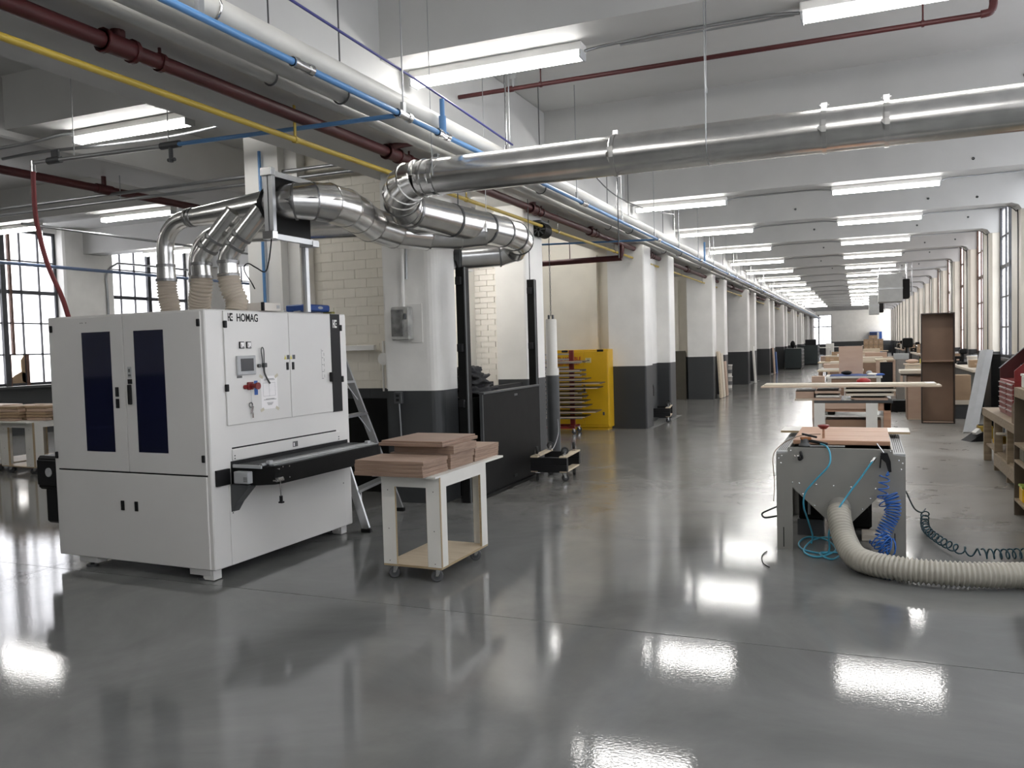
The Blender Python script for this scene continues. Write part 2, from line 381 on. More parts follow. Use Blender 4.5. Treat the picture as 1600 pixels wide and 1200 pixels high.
# ---- right wall: columns and windows
wr = thing('wall_right', kind='structure')
MB().box(XR, XR+.3, YB0, YB1, 0, 1.05).box(XR, XR+.3, YB0, YB1, 4.4, ZC).box(XR, XR+.3, YB0, -4.5, 1.05, 4.4).build('wall_panel', WALL, wr)
for j in range(-6, 17):
    y = 17.7+3.9*j
    MB().box(2.8, XR+.3, y, y+1.1, 0, ZC, .05).build('column', CREAM, wr)
    if True:
        MB().box(2.9, XR+.05, y+1.1, y+3.9, 1.0, 1.05).build('sill', DGREY, wr)
        MB().tube(bez([(2.79, y+.3, 1.1), (2.79, y+.3, 3.6), (2.75, y+.25, 3.85), (2.6, y+.2, 3.95)], 4), .010, 6).build('conduit', DGREY, wr)
n = 4
for j in range(-6, 16):
    n += 1
    y = 17.7+3.9*j+1.1
    window(n, 2.8, 1.05, 4.4, 4, 5, (2,), R(90), (XR+.035, y, 0), PANEC if j < 1 else PANEDIM, RUST if j > 0 else FRAME)
# ---- far wall
wf = thing('wall_far', kind='structure')
MB().box(XL-.3, -4.5, YB1, YB1+.3, 0, ZC).box(-2.2, XR+.3, YB1, YB1+.3, 0, ZC).box(-4.5, -2.2, YB1, YB1+.3, 0, .9).box(-4.5, -2.2, YB1, YB1+.3, 3.75, ZC).build('wall_panel', WALL, wf)
window(n+1, 2.3, .9, 3.75, 6, 5, (3,), R(180), (-2.2, YB1+.1, 0), PANE, FRAME)
# ---- inner row of piers with the lift shaft
wi = thing('wall_inner', kind='structure')
def rounded_pier(x0, x1, y0, y1, z1, r, m=WALL, both=False):
    poly = [(x0, y0)]+[(p.x, p.y) for p in arc((x1-r, y0+r, 0), (1, 0, 0), (0, 1, 0), r, -90, 0, 6)]
    poly += [(p.x, p.y) for p in arc((x1-r, y1-r, 0), (1, 0, 0), (0, 1, 0), r, 0, 90, 6)] if both else [(x1, y1)]
    poly += [(x0, y1)]
    return MB().prism(poly, (0, 0, 0), (1, 0, 0), (0, 1, 0), (0, 0, 1), z1).build('pier', m, wi)
rounded_pier(-4.54, -3.93, 7.47, 7.88, 3.42, .13)
MB().box(-4.78, -4.54, 7.84, 8.2, 0, 3.42).build('pier', WALL, wi)
MB().box(-6.52, -6.05, 7.74, 8.3, 0, ZC).build('pier', WALL, wi)
MB().box(-6.05, -5.88, 7.86, 8.3, 0, ZC).build('pier', WALL, wi)
MB().box(-6.3, -4.54, 8.02, 8.2, 0, ZC).build('wall_panel', CREAM, wi)
blk = None    # painted blocks of the wall behind the step ladder
bw, bh = .30, .105
for r_ in range(36):
    x = -6.0-(bw/2 if r_ % 2 else 0)
    while x < -4.80:
        a, b = max(x, -6.0), min(x+bw, -4.78)
        if b-a > .06:
            if blk is None: blk = MB().box(-.5, .5, -.006, .006, -bh/2+.002, bh/2-.002).build('block', CREAM, wi); o = blk
            else: o = share(blk, 'block', wi)
            o.location = ((a+b)/2, 8.016+random.uniform(-.001, .001), bh*(r_+.5)); o.scale = (b-a-.004, 1, 1)
        x += bw
# shaft side wall with painted bricks
MB().box(-5.9, -4.0, 10.34, 10.6, 0, 3.42).build('wall_panel', SHAFTM, wi)
MB().box(-5.95, -5.8, 7.9, 10.6, 0, 3.42).build('wall_panel', SHAFTM, wi)
brk = None; bw, bh = .215, .076
for r_ in range(10, 36):
    x = -5.3-(bw/2 if r_ % 2 else 0)
    while x < -4.36:
        a, b = max(x, -5.3), min(x+bw, -4.36)
        if b-a > .04:
            if brk is None: brk = MB().box(-.5, .5, -.012, .012, -bh/2+.003, bh/2-.003).build('brick', SHAFTM, wi); o = brk
            else: o = share(brk, 'brick', wi)
            o.location = ((a+b)/2, 10.332+random.uniform(-.002, .002), bh*(r_+.5)); o.scale = (b-a-.007, 1, 1)
        x += bw
MB().box(-5.0, -4.84, 10.12, 10.34, 0, 3.42).build('pilaster', PLASTER, wi)
rounded_pier(-4.36, -3.93, 9.95, 10.6, 3.42, .04, both=True)
MB().box(-4.08, -4.02, 7.88, 8.55, 2.46, 3.42).build('lintel', PLASTER, wi)
for m_ in range(9):
    y0 = 15.03+7.8*m_
    rounded_pier(-4.3, -3.6, y0, y0+.55, 3.42, .035, both=True)
    MB().box(-4.3, -3.86, y0+.55, y0+2.15, 0, 3.42).build('wall_panel', WALL, wi)
    MB().box(-3.86, -3.80, y0+1.0, y0+1.75, 0, 3.3, .01).build('pilaster', WALL, wi)
    rounded_pier(-4.3, -3.6, y0+2.15, y0+2.72, 3.42, .035, both=True)
    MB().box(-9.6, -4.3, y0+.42, y0+2.5, 0, ZC).build('wall_panel', CREAM, wi)
    MB().box(-4.75, -4.6, y0+.30, y0+.42, 0, 3.3).build('pilaster', CREAM, wi)
    MB().box(-4.0, -3.52, y0+.02, y0+2.9, 0, .004).build('curb_line', mat('floor_edge_paint', (.22, .22, .21), .5) if m_ == 0 else bpy.data.materials['floor_edge_paint'], wi)

# ================================================================== CEILING LIGHTS
def make_light():
    t = thing('ceiling_light', 'x', 'light')
    MB().box(-.775, .775, -.07, .07, .015, .085, .008).build('housing', MACH, t)
    for s in (-1, 1):
        MB().cyl((-.75, .033*s, -.012), (.75, .033*s, -.012), .027, 10).build('tube', TUBE, t)
        MB().box(.752*s, .772*s, -.065, .065, -.045, .03, .004).build('end_cap', LTGREY, t)
    return t
proto = make_light(); used = False
def light(x, y, z, label, group):
    global used
    if not used: proto.location = (x, y, z); proto['label'] = label; proto['group'] = group; used = True; return proto
    return dup(proto, (x, y, z), label=label, group=group)
for k in range(0, 16):
    y = 6.38+3.9*k
    light(-2.75, y, 3.895, f'fluorescent strip light over the aisle, {ORD[k]} in the row beside the pipes', 'left row of aisle strip lights')
    light(.42, y, 3.895, f'fluorescent strip light over the aisle, {ORD[k]} in the row nearer the windows', 'right row of aisle strip lights')
light(-6.78, 6.38, 3.895, 'fluorescent strip light over the white sanding machine', 'strip lights of the window bay')
light(-10.8, 10.2, 3.895, 'fluorescent strip light above the machine elbow duct, beyond the red pipe', 'strip lights of the window bay')
light(-13.85, 10.2, 3.895, 'fluorescent strip light in front of the left patched window, cut by the frame edge', 'strip lights of the window bay')
light(-14.0, 14.1, 3.895, 'fluorescent strip light close to the wall pier between the old windows', 'strip lights of the window bay')
light(-6.45, 18.0, 3.895, 'fluorescent strip light in the open bay above the yellow cabinet', 'strip lights of the window bay')
light(-5.45, 14.1, 3.895, 'fluorescent strip light hidden beyond the lift pier in the open bay', 'strip lights of the window bay')
light(-10.2, 18.0, 3.895, 'fluorescent strip light deep in the open bay behind the lift shaft', 'strip lights of the window bay')
light(-10.8, 2.5, 3.895, 'fluorescent strip light in the window bay before the camera position', 'strip lights of the window bay')
light(-6.78, 2.48, 3.895, 'unseen fluorescent strip light added to brighten the window bay just before the white machine', 'strip lights of the window bay')  # out-of-view lamp put in to lift the dark bay ceiling
light(-10.8, 6.38, 3.895, 'unseen fluorescent strip light added left of the picture edge to brighten the window bay', 'strip lights of the window bay')  # second out-of-view lamp, also added as extra light for the bay
light(-2.75, 2.48, 3.895, 'fluorescent strip light overhead, nearest of the row beside the pipes', 'left row of aisle strip lights')
light(.42, 2.48, 3.895, 'fluorescent strip light overhead, nearest of the row nearer the windows', 'right row of aisle strip lights')
light(-2.75, -1.42, 3.895, 'fluorescent strip light behind the camera in the row beside the pipes', 'left row of aisle strip lights')
light(.42, -1.42, 3.895, 'fluorescent strip light behind the camera in the row nearer the windows', 'right row of aisle strip lights')
for k in range(0, 12):
    if k == 1: continue
    y = 6.44+3.9*k
    mb = MB().tube(bez([(-1.97, y-.05, 3.92), (-1.8, y, 3.955), (-1.3, y, 3.965), (-.6, y, 3.965), (-.36, y-.04, 3.93)], 4), .012, 6)
    if k == 0: mb.tube([(-1.7, y+.02, 3.945), (-.4, y+.02, 3.945)], .009, 6)
    one('conduit', mb, STEELG, f'grey conduit joining the two lights of the {ORD[k]} ceiling beam', 'conduit', 'conduits between the aisle lights')
    if k >= 2:
        mb = MB().tube([(1.2, y-.05, 3.93), (1.3, y, 3.96), (2.6, y, 3.965)], .012, 6)
        one('conduit', mb, STEELG, f'grey conduit from the {ORD[k]} window-side light to the window column', 'conduit', 'conduits to the window columns')
l_ = light(-4.98, 9.0, 3.25, 'unseen fluorescent strip light added to brighten the lift shaft above the gate', 'strip lights of the window bay')  # added lamp, hidden from the camera, that lifts the dim shaft walls
for x in (-.6, .6): MB().cyl((x, 0, .085), (x, 0, 1.28), .006, 5).build('hanger_rod', STEELG, l_)
# ================================================================== OVERHEAD PIPES
YE = 80.
def run(name, x, z, r, m, label, y0=-1., y1=YE, seg=12):
    t = thing(name, label, 'pipe', (x, 0, z)); MB().cyl((0, y0, 0), (0, y1, 0), r, seg).build('pipe_run', m, t); return t
def strap(t, y, r, x, z, ztop=ZC, m=STEELG, lean=0.):
    mb = MB().tube(arc((0, y, 0), (1, 0, 0), (0, 0, 1), r+.008, -180, 0, 8), .007, 5)
    for s in (-1, 1): mb.tube([(s*(r+.008), y, 0), (s*.02, y, r+.06)], .006, 4)
    mb.tube([(0, y, r+.06), (lean, y, ztop-z)], .006, 5)
    return mb.build('hanger', m, t)
pa = run('white_pipe', -3.04, 3.375, .068, WPIPE, 'thick white jacketed pipe running the length of the aisle')
for k in range(-1, 15): strap(pa, 3.4+3.9*k, .068, -3.04, 3.375, m=CHROME)
pb = run('grey_pipe', -3.27, 3.37, .058, GPIPE, 'thick grey pipe between the white pipe and the girder')
for k in range(-1, 12): strap(pb, 4.9+3.9*k, .058, -3.27, 3.37, m=DGREY)
pc = run('grey_pipe', -3.465, 3.375, .046, GPIPE, 'thinner grey pipe hung against the girder side')
for k in range(-1, 12): strap(pc, 4.4+3.9*k, .046, -3.465, 3.375, m=DGREY)
bl = run('air_pipe', -2.925, 3.24, .021, BLUEP, 'bright blue compressed air main under the white pipe')
for y in (4.0, 5.15, 5.75, 9.3, 13.2, 17.1, 21., 28.8):
    MB().cyl((0, y-.09, 0), (0, y+.09, 0), .028, 12).cyl((0, y-.09, 0), (0, y-.05, 0), .034, 12).cyl((0, y+.05, 0), (0, y+.09, 0), .034, 12).build('coupling', CHROME, bl)
for k in range(0, 14):
    y = 3.2+1.95*k; MB().cyl((0, y, .02), (0, y, ZC-3.24), .006, 5).box(-.012, .012, y-.02, y+.02, .015, .09).build('hanger_rod', STEELG, bl)
MB().cyl((0, 5.75, .02), (0, 5.75, .27), .02, 10).cyl((0, 5.75, .0), (0, 5.75, .14), .029, 10).build('riser', BLUEP, bl)
MB().cyl((0, 17.6, .02), (0, 17.6, .42), .02, 8).build('riser', BLUEP, bl)
MB().cyl((0, 13.2, 0), (-2.2, 13.6, .12), .016, 8).build('branch', BLUEP, bl)
# blue / steel branch across to the red hose
t = thing('air_branch_pipe', 'thin blue and steel air branch crossing under the girder to the red hose', 'pipe')
A_, B_ = Vector((-2.95, 5.07, 3.222)), Vector((-7.0, 5.45, 3.42)); mid = A_.lerp(B_, .56)
MB().cyl(A_, mid, .017, 10).build('blue_length', BLUEP, t); MB().cyl(mid, B_, .02, 10).build('steel_length', ALU, t, 'bare steel half of the branch')
v = mid+Vector((.02, 0, 0)); MB().cyl(v+Vector((-.1, 0, 0)), v+Vector((.1, 0, 0)), .03, 10).cyl(v, v+Vector((0, 0, -.14)), .018, 8).cyl(v+Vector((-.03, 0, -.12)), v+Vector((.04, 0, -.12)), .016, 8).build('drain_valve', DGREY, t)
v = A_.lerp(B_, .93); MB().cyl(v+Vector((-.08, 0, 0)), v+Vector((.08, 0, 0)), .032, 10).box(v.x-.03, v.x+.06, v.y-.01, v.y+.01, v.z+.03, v.z+.09).build('shutoff_valve', DGREY, t)
for f_ in (.56, .86):
    v = A_.lerp(B_, f_); MB().cyl(v, (v.x, v.y, ZC), .005, 5).build('hanger_rod', STEELG, t)
path = bez([(-7.03, 5.45, 3.40), (-7.04, 5.45, 3.2), (-7.04, 5.46, 2.9), (-6.93, 5.46, 2.5), (-6.75, 5.46, 2.15), (-6.62, 5.46, 1.8), (-6.35, 5.4, 1.45), (-5.95, 5.3, 1.35)], 8)
t = thing('air_hose', 'dark red rubber air hose hanging beside the white sanding machine', 'hose'); MB().tube(path, .021, 10).build('hose', mat('red_rubber', (.20, .028, .03), .5), t)
MB().cyl((-7.03, 5.45, 3.44), (-7.03, 5.45, 3.34), .026, 10).build('fitting', CHROME, t)
# sprinkler main 1
rm = run('sprinkler_main', -3.79, 3.335, .046, REDPIPE, 'dark red sprinkler main under the girder beside the yellow gas pipe')
for i, y in enumerate((3.5, 6.45, 9.9, 12.4, 16.3, 20.2, 24.1, 28., 31.9, 35.8, 39.7, 43.6)):
    mb = MB().cyl((0, y-.11, 0), (0, y+.11, 0), .058, 12).cyl((0, y, 0), (0, y, .085), .04, 10).cyl((0, y-.11, 0), (0, y-.085, 0), .068, 12).cyl((0, y+.085, 0), (0, y+.11, 0), .068, 12)
    mb.build('tee', REDPIPE, rm)
    MB().ring((0, y+.3, 0), (0, 1, 0), .056, .006, .03, 14).cyl((0, y+.3, .05), (0, y+.3, .088), .01, 6).build('hanger', REDPIPE, rm)
MB().tube(bez([(0, 6.45, .0), (.04, 6.45, .07), (.22, 6.6, .12)], 5), .036, 10).build('outlet_elbow', REDPIPE, rm)
t = thing('sprinkler_branch', 'thin red sprinkler pipe under the ceiling between the near beams', 'pipe', (0, 7.4, 4.05))
MB().cyl((-3.58, 0, 0), (.93, 0, 0), .021, 10).build('pipe_run', REDPIPE, t)
MB().tube(bez([(.9, 0, 0), (.965, 0, .01), (.985, 0, .06), (.985, 0, .1)], 4), .03, 10).build('elbow', REDPIPE, t)
for x in (-3.0, .985):
    MB().cyl((x, 0, 0), (x, 0, .09), .016, 8).box(x-.03, x+.03, -.006, .006, .09, .16).cyl((x, 0, .16), (x, 0, .168), .035, 12).build('sprinkler_head', ALU, t)
for x in (-2.72, .5): MB().ring((x, 0, 0), (1, 0, 0), .028, .005, .02, 12).cyl((x, 0, .02), (x, 0, .48), .007, 6).build('hanger', REDPIPE, t)
MB().cyl((-3.0, -.0, 0), (-3.06, 0, 0), .028, 10).build('tee', REDPIPE, t)
t = thing('sprinkler_branch', 'red sprinkler pipe across the open bay above the yellow cabinet', 'pipe', (0, 14.05, 3.06))
MB().cyl((-7.5, 0, 0), (-3.75, 0, .02), .05, 12).build('pipe_run', REDPIPE, t)
MB().cyl((-4.7, 0, 0), (-4.7, 0, ZC-3.06), .008, 6).build('hanger', REDPIPE, t)
MB().tube(bez([(-3.8, 0, .02), (-3.76, 0, .1), (-3.77, .05, .24)], 4), .046, 10).build('elbow', REDPIPE, t)
rm2 = run('sprinkler_main', -8.75, 3.72, .05, REDPIPE, 'dark red sprinkler main crossing the window bay behind the red hose', 3., 15.2)
for y in (6.15, 7.75, 11.):
    MB().cyl((0, y-.12, 0), (0, y+.12, 0), .062, 12).cyl((0, y, 0), (0, y, .165), .03, 10).build('tee', REDPIPE, rm2)
gp = run('gas_pipe', -3.815, 3.17, .021, YEL, 'thin yellow gas pipe running under the girder')
for k in range(0, 16):
    y = 5.1+2.9*k; MB().box(-.004, .004, y-.012, y+.012, .015, .25).ring((0, y, 0), (0, 1, 0), .028, .006, .03, 12).build('hanger', YEL if k < 2 else CHROME, gp)
# blue cable
one('cable', MB().tube(bez([(-2.95, 3.3, 3.62), (-2.92, 4.6, 3.56), (-2.94, 5.5, 3.55), (-2.86, 7.0, 3.42)], 6), .009, 6), mat('violet_blue_cable', (.05, .05, .22), .4), 'slack violet-blue cable tied above the blue air main', 'cable')
one('cable', MB().tube(bez([(-2.83, 8.6, 3.75), (-2.86, 10.2, 3.52), (-2.84, 12., 3.55), (-2.8, 13.9, 3.72)], 6), .008, 6), DGREY, 'grey cable sagging beside the white pipe beyond the duct', 'cable')
one('conduit', MB().tube(bez([(-8.6, 6.3, 3.80), (-8.2, 6.45, 3.86), (-7.4, 6.62, 3.88), (-6.5, 6.68, 3.88), (-5.5, 6.6, 3.90), (-4.75, 6.45, 3.90)], 6), .018, 8), STEELG, 'bare conduit under the beam behind the light over the machine', 'conduit')
one('conduit', MB().tube(bez([(-9.2, 6.0, 3.82), (-8.4, 6.05, 3.83), (-7.9, 6.1, 3.85), (-7.6, 6.25, 3.93), (-7.5, 6.36, 3.94)], 6), .018, 8), STEELG, 'conduit bending up into the left end of the light over the machine', 'conduit')
# window bay conduits
t = thing('conduit', 'pair of grey conduits crossing the window bay below the ceiling', 'conduit')
for dz in (0, .07): MB().cyl((-11.5, 7.9-dz, 3.60+dz), (-4.9, 7.9-dz, 3.60+dz), .022, 8).build('conduit_run', STEELG, t)
for x in (-8.6, -6.2): MB().cyl((x, 7.86, 3.6), (x, 7.86, ZC), .007, 5).build('hanger_rod', STEELG, t)
MB().tube(bez([(-12.6, 7.5, 3.7), (-11.9, 7.8, 3.6), (-11.4, 7.9, 3.6)], 5), .022, 8).build('bend', STEELG, t)
t = thing('conduit', 'thin grey conduit along the window bay in front of the pier', 'conduit')
MB().cyl((-11.4, 8.6, 3.62), (-11.3, 18., 3.62), .02, 8).build('conduit_run', STEELG, t)
t = thing('air_pipe', 'blue air pipe running level across the old windows', 'pipe')
MB().cyl((-13.4, 8.5, 3.27), (-13.4, 19.5, 3.27), .03, 10).build('pipe_run', mat('faded_blue_pipe', (.16, .22, .36), .4), t)
for y in (10.5, 14.5): MB().cyl((-13.4, y, 3.27), (-13.4, y, ZC), .007, 5).build('hanger_rod', STEELG, t)
t = thing('conduit', 'grey conduit bending down the white pier between the old windows', 'conduit')
MB().tube(bez([(XL+.24, 17.3, 3.85), (XL+.24, 15.0, 3.85), (XL+.24, 14.6, 3.8), (XL+.24, 14.35, 3.55), (XL+.24, 14.35, 3.), (XL+.24, 14.35, .6)], 5), .025, 8).build('conduit_run', STEELG, t)
MB().box(XL+.21, XL+.31, 15.9, 16.1, 3.78, 3.92, .01).build('junction_box', DGREY, t)
one('air_pipe', MB().cyl((-6.27, 7.70, .9), (-6.27, 7.70, 3.9), .018, 10), BLUEP, 'vertical blue air pipe on the white pier behind the machine', 'pipe')
# ================================================================== WIDE BELT SANDING MACHINE
mc = thing('sanding_machine', 'large white wide-belt sanding machine with tinted windows and a black infeed table', 'machine', (-4.168, 4.471, 0), -.031)
MB().box(-1.6, 0, 0, 1.64, .08, 1.92, .008).build('body', MACH, mc)
def side_door(name, u0, u1, z0, z1, wu, wz, label=None):
    d = MB().box(u0, u1, -.013, .001, z0, z1, .003).build(name, MACHSH, mc)
    if wu: MB().box(wu[0], wu[1], -.0155, -.010, wz[0], wz[1], .001).build('window_pane', TINT, d, 'dark tinted window')
    return d
d1 = side_door('door', -1.545, -.784, .757, 1.905, (-1.213, -.912), (.9, 1.793))
d2 = side_door('door', -.778, -.030, .757, 1.905, (-.671, -.380), (.905, 1.79))
d3 = side_door('lower_panel', -1.545, -.035, .088, .745, None, None)
MB().box(-1.55, -.03, -.004, .0, .745, .757).build('seam', BLACK, mc)
for z in (1.347, 1.262): MB().box(-.878, -.848, -.022, -.012, z-.035, z+.035, .004).build('latch', BLACK, d1)
MB().box(-.742, -.712, -.035, -.012, 1.255, 1.40, .006).box(-.75, -.706, -.018, -.012, 1.405, 1.44, .002).build('door_handle', BLACK, d2)
MB().box(-.748, -.708, -.0155, -.012, 1.445, 1.53).build('warning_label', LTGREY, d2, 'small grey warning label')
MB().box(-.742, -.714, -.0165, -.014, 1.46, 1.475).box(-.74, -.72, -.0165, -.014, 1.49, 1.515).build('label_print', INK, d2)
for u in (-.864, -.724): MB().box(u-.016, u+.016, -.020, -.012, .468, .540, .004).build('recessed_latch', BLACK, d3)
for u, z in ((-1.545, 1.83), (-1.552, .86), (-.045, 1.826), (-.05, .874)): MB().box(u-.013, u+.013, -.024, .0, z-.026, z+.026, .004).build('hinge', BLACK, mc)
for u in (-1.22, -1.2, -1.16): MB().cyl((u, -.0145, 1.865), (u, -.012, 1.865), .004, 6).build('rivet', BLACK, mc)
# control side, facing the aisle
e1 = MB().box(-.001, .012, .17, .865, 1.09, 1.912, .003).build('door', MACHSH, mc)
e2 = MB().box(-.001, .012, .871, 1.53, 1.09, 1.912, .003).build('door', MACHSH, mc)
st = MB().box(.008, .016, 1.402, 1.532, 1.085, 1.916, .001).build('black_stripe', BLACK, mc, 'black stripe down the door edge')
text('HOMAG', .080, BLACK, e1, (.0125, .297, 1.838), FX, bold=.020, label='black lettering reading HOMAG', sx=.76)
def emblem(par, x, v, z, h, m, name='emblem'):
    """H leaning on a square letter C with a dot"""
    w = h*.30; mb = MB()
    mb.prism([(0, 0), (w*.42, 0), (w*.42, h*.40), (w*.95, h*.40), (w*.95, h*.58), (w*.42, h*.58), (w*.42, h), (0, h)], (x, v, z), (0, 1, 0), (0, 0, 1), (1, 0, 0), .0008)
    c0 = w*.95
    out = [(c0, 0), (c0+h*.55, 0), (c0+h*.55, h*.16)]+[(c0+h*.40+.25*h*math.cos(R(a)), h*.5+.30*h*math.sin(R(a))) for a in range(-60, -301, -20)]+[(c0+h*.55, h*.84), (c0+h*.55, h), (c0, h)]
    mb.prism(out, (x, v, z), (0, 1, 0), (0, 0, 1), (1, 0, 0), .0008)
    mb.prism([(c0+h*.42+.09*h*math.cos(R(a)), h*.5+.12*h*math.sin(R(a))) for a in range(0, 360, 30)], (x, v, z), (0, 1, 0), (0, 0, 1), (1, 0, 0), .0008)
    return mb.build(name, m, par)
emblem(e1, .0121, .212, 1.838, .058, BLACK); emblem(mc, .0161, 1.433, 1.800, .068, MACH)
for v in (.335, .408):
    g = MB().box(.012, .022, v-.024, v+.024, 1.64, 1.69, .003).build('gauge', BLACK, e1)
    MB().box(.022, .0235, v-.017, v+.018, 1.646, 1.684).build('gauge_face', PAPER, g)
    MB().box(.0235, .0242, v-.010, v-.006, 1.650, 1.672).box(.0235, .0242, v+.004, v+.014, 1.648, 1.656).build('needle', INK, g)
scn = MB().box(.012, .030, .272, .464, 1.446, 1.587, .004).build('control_panel', LTGREY, e1)
MB().box(.029, .0315, .305, .437, 1.474, 1.566).build('screen', SCREEN, scn)
MB().box(.012, .0135, .278, .33, 1.425, 1.442).build('nameplate', INK, e1)
MB().cyl((.012, .352, 1.357), (.026, .352, 1.357), .016, 14).build('red_button', DREDM, e1)
k_ = MB().box(.012, .032, .374, .43, 1.335, 1.392, .004).cyl((.03, .415, 1.362), (.075, .415, 1.362), .018, 14).cyl((.075, .415, 1.362), (.088, .415, 1.362), .026, 16).build('emergency_stop', DREDM, e1)
MB().cyl((.028, .398, 1.335), (.028, .405, 1.24), .002, 5).build('key_cord', LTGREY, k_)
MB().tube(arc((.022, .400, 1.222), (0, 1, 0), (0, 0, 1), .018, 0, 360, 12)[:-1], .0035, 6, closed=True).build('key_ring', DGREY, k_)
MB().box(.020, .024, .398, .422, 1.160, 1.215, .004, Matrix.Rotation(R(-15), 3, 'X')).box(.020, .023, .412, .424, 1.125, 1.165, .001).build('key', CHROME, k_)
one_ = MB().box(.012, .0132, .452, .490, 1.292, 1.398, .0004).build('tape_strip', TAPE, e1, 'strip of blue tape')
pp = MB().box(.012, .0128, .525, .708, 1.178, 1.428).build('paper_sheet', PAPER, e1, 'white printed sheet taped to the door')
lp = MB()
for z, a, b in ((1.404, .57, .67), (1.396, .56, .68), (1.246, .55, .69), (1.252, .575, .67), (1.222, .585, .655), (1.214, .59, .65), (1.207, .595, .64)): lp.box(.0128, .0131, a, b, z, z+.0035)
for v in (.548, .615, .682): lp.box(.0128, .0131, v, v+.0012, 1.275, 1.375)
lp.box(.0128, .0131, .548, .683, 1.375, 1.3762).box(.0128, .0131, .548, .683, 1.275, 1.2762); lp.build('print', INK, pp)
for v, z, a in ((.70, 1.425, 30), (.53, 1.425, -30), (.53, 1.175, 20), (.70, 1.175, -30)): MB().box(.0131, .0136, v-.02, v+.02, z-.011, z+.011, 0, Matrix.Rotation(R(a), 3, 'X')).build('tape', mat('masking_tape', (.58, .54, .42), .6) if v == .70 and a == 30 else bpy.data.materials['masking_tape'], pp)
mb = MB().tube(bez([(.018, .548, 1.50), (.03, .532, 1.56), (.03, .525, 1.625), (.03, .538, 1.645), (.03, .552, 1.62), (.028, .553, 1.52)], 6), .004, 6)
mb.tube(bez([(.028, .553, 1.52), (.025, .555, 1.46), (.03, .575, 1.41), (.03, .605, 1.372)], 6), .0065, 8).box(.012, .045, .54, .57, 1.495, 1.528, .004)
mb.build('air_gun_hose', DGREY, e1)
MB().cyl((.012, .505, 1.508), (.03, .505, 1.508), .014, 12).build('knob', DGREY, e1)
for v, par in ((.835, e1), (.902, e2)):
    MB().box(.012, .017, v-.013, v+.013, 1.465, 1.525, .004).build('door_handle', BLACK, par)
    MB().box(.012, .0128, v-.002, v+.03, 1.548, 1.582).build('info_label', DGREY, par)
    MB().prism([(v-.034, 1.548), (v-.006, 1.548), (v-.020, 1.582)], (.012, 0, 0), (0, 1, 0), (0, 0, 1), (1, 0, 0), .001).build('warning_triangle', YSTK, par)
mb = MB()
for i in range(22): mb.box(.0121, .0128, 1.265, 1.272 if i % 5 else 1.29, 1.375+i*.0115, 1.379+i*.0115)
for i in range(5): mb.box(.0121, .0128, 1.30, 1.303, 1.385+i*.045, 1.41+i*.045)
mb.build('height_scale', INK, e2)
MB().box(.012, .05, 1.365, 1.425, 1.345, 1.425, .004).build('scale_pointer', BLACK, mc)
for v, z in ((.182, 1.815), (.176, 1.36), (1.545, 1.80), (1.545, 1.36)): MB().box(.0, .022, v-.014, v+.014, z-.026, z+.026, .004).build('hinge', BLACK, mc)
MB().box(-.001, .004, .21, 1.44, .918, .928).build('slot', BLACK, mc)
flp = MB().box(-.001, .010, .205, 1.485, .835, .912, .002).build('infeed_flap', MACHSH, mc)
MB().box(.010, .0112, .865, .925, .852, .895).build('warning_label', INK, flp); MB().box(.0112, .0118, .873, .885, .858, .885).build('label_print', PAPER, flp)
for v in (.225, 1.465):
    for z in (.848, .868): MB().cyl((.009, v, z), (.013, v, z), .005, 8).build('bolt', DGREY, flp)
MB().box(-.001, .008, .16, 1.535, .085, .655, .003).build('lower_panel', MACHSH, mc)
for v in (.185, 1.51): MB().cyl((.007, v, .46), (.011, v, .46), .005, 8).build('bolt', DGREY, mc)
MB().box(.0, .003, .19, 1.60, .66, .83).build('infeed_opening', BLACK, mc)
MB().box(-.002, .02, .035, .165, .672, .785, .002).build('black_plate', BLACK, mc)
# infeed table
tb = MB()
tb.prism([(.004, .20), (.22, .20), (.33, .27), (.35, .30), (.35, 1.56), (.30, 1.66), (.004, 1.66)], (0, 0, .665), (1, 0, 0), (0, 1, 0), (0, 0, 1), .13)
tbl = tb.build('infeed_table', BLKM, mc)
mb = MB()
for i in range(58): mb.box(.008, .20, .235+i*.0235, .235+i*.0235+.014, .795, .803)
mb.build('conveyor_belt', DGREY, tbl, 'ribbed dark conveyor belt')['kind'] = 'stuff'
MB().cyl((.232, .24, .800), (.232, 1.62, .800), .016, 12).build('roller', STEELG, tbl)
MB().box(.262, .285, .285, 1.60, .794, .808, .003).build('edge_rail', ALU, tbl); MB().box(.295, .315, .285, 1.60, .794, .804, .003).build('edge_rail', STEELG, tbl)
MB().box(.01, .27, .196, .212, .785, .808, .002).build('edge_rail', LTGREY, tbl)
for v in (.31, 1.54): MB().box(.235, .27, v-.02, v+.02, .806, .83, .004).build('bearing_block', LTGREY, tbl)
MB().box(.06, .19, .150, .202, .68, .765, .004).build('display_box', LTGREY, tbl, 'small grey display box')
mb = MB()
for i in range(4):
    for j in range(3): mb.box(.150+i*.009, .156+i*.009, .1492, .1505, .695+j*.012, .703+j*.012)
mb.build('keypad', INK, tbl)
MB().prism([(0, 0), (.16, 0), (.16, -.02), (.05, -.13), (0, -.20)], (.008, .17, .668), (1, 0, 0), (0, 0, 1), (0, 1, 0), .08).build('support_bracket', DGREY, tbl)
MB().box(.30, .356, .262, .34, .685, .70, .002).box(.33, .36, .27, .33, .69, .715, .004).build('crank_mount', CHROME, tbl)
MB().cyl((.35, .30, .70), (.352, .30, .575), .005, 8).build('crank_arm', CHROME, tbl); MB().cyl((.352, .30, .58), (.352, .30, .53), .012, 10).box(.336, .37, .285, .315, .528, .54, .003).build('crank_handle', BLACK, tbl)
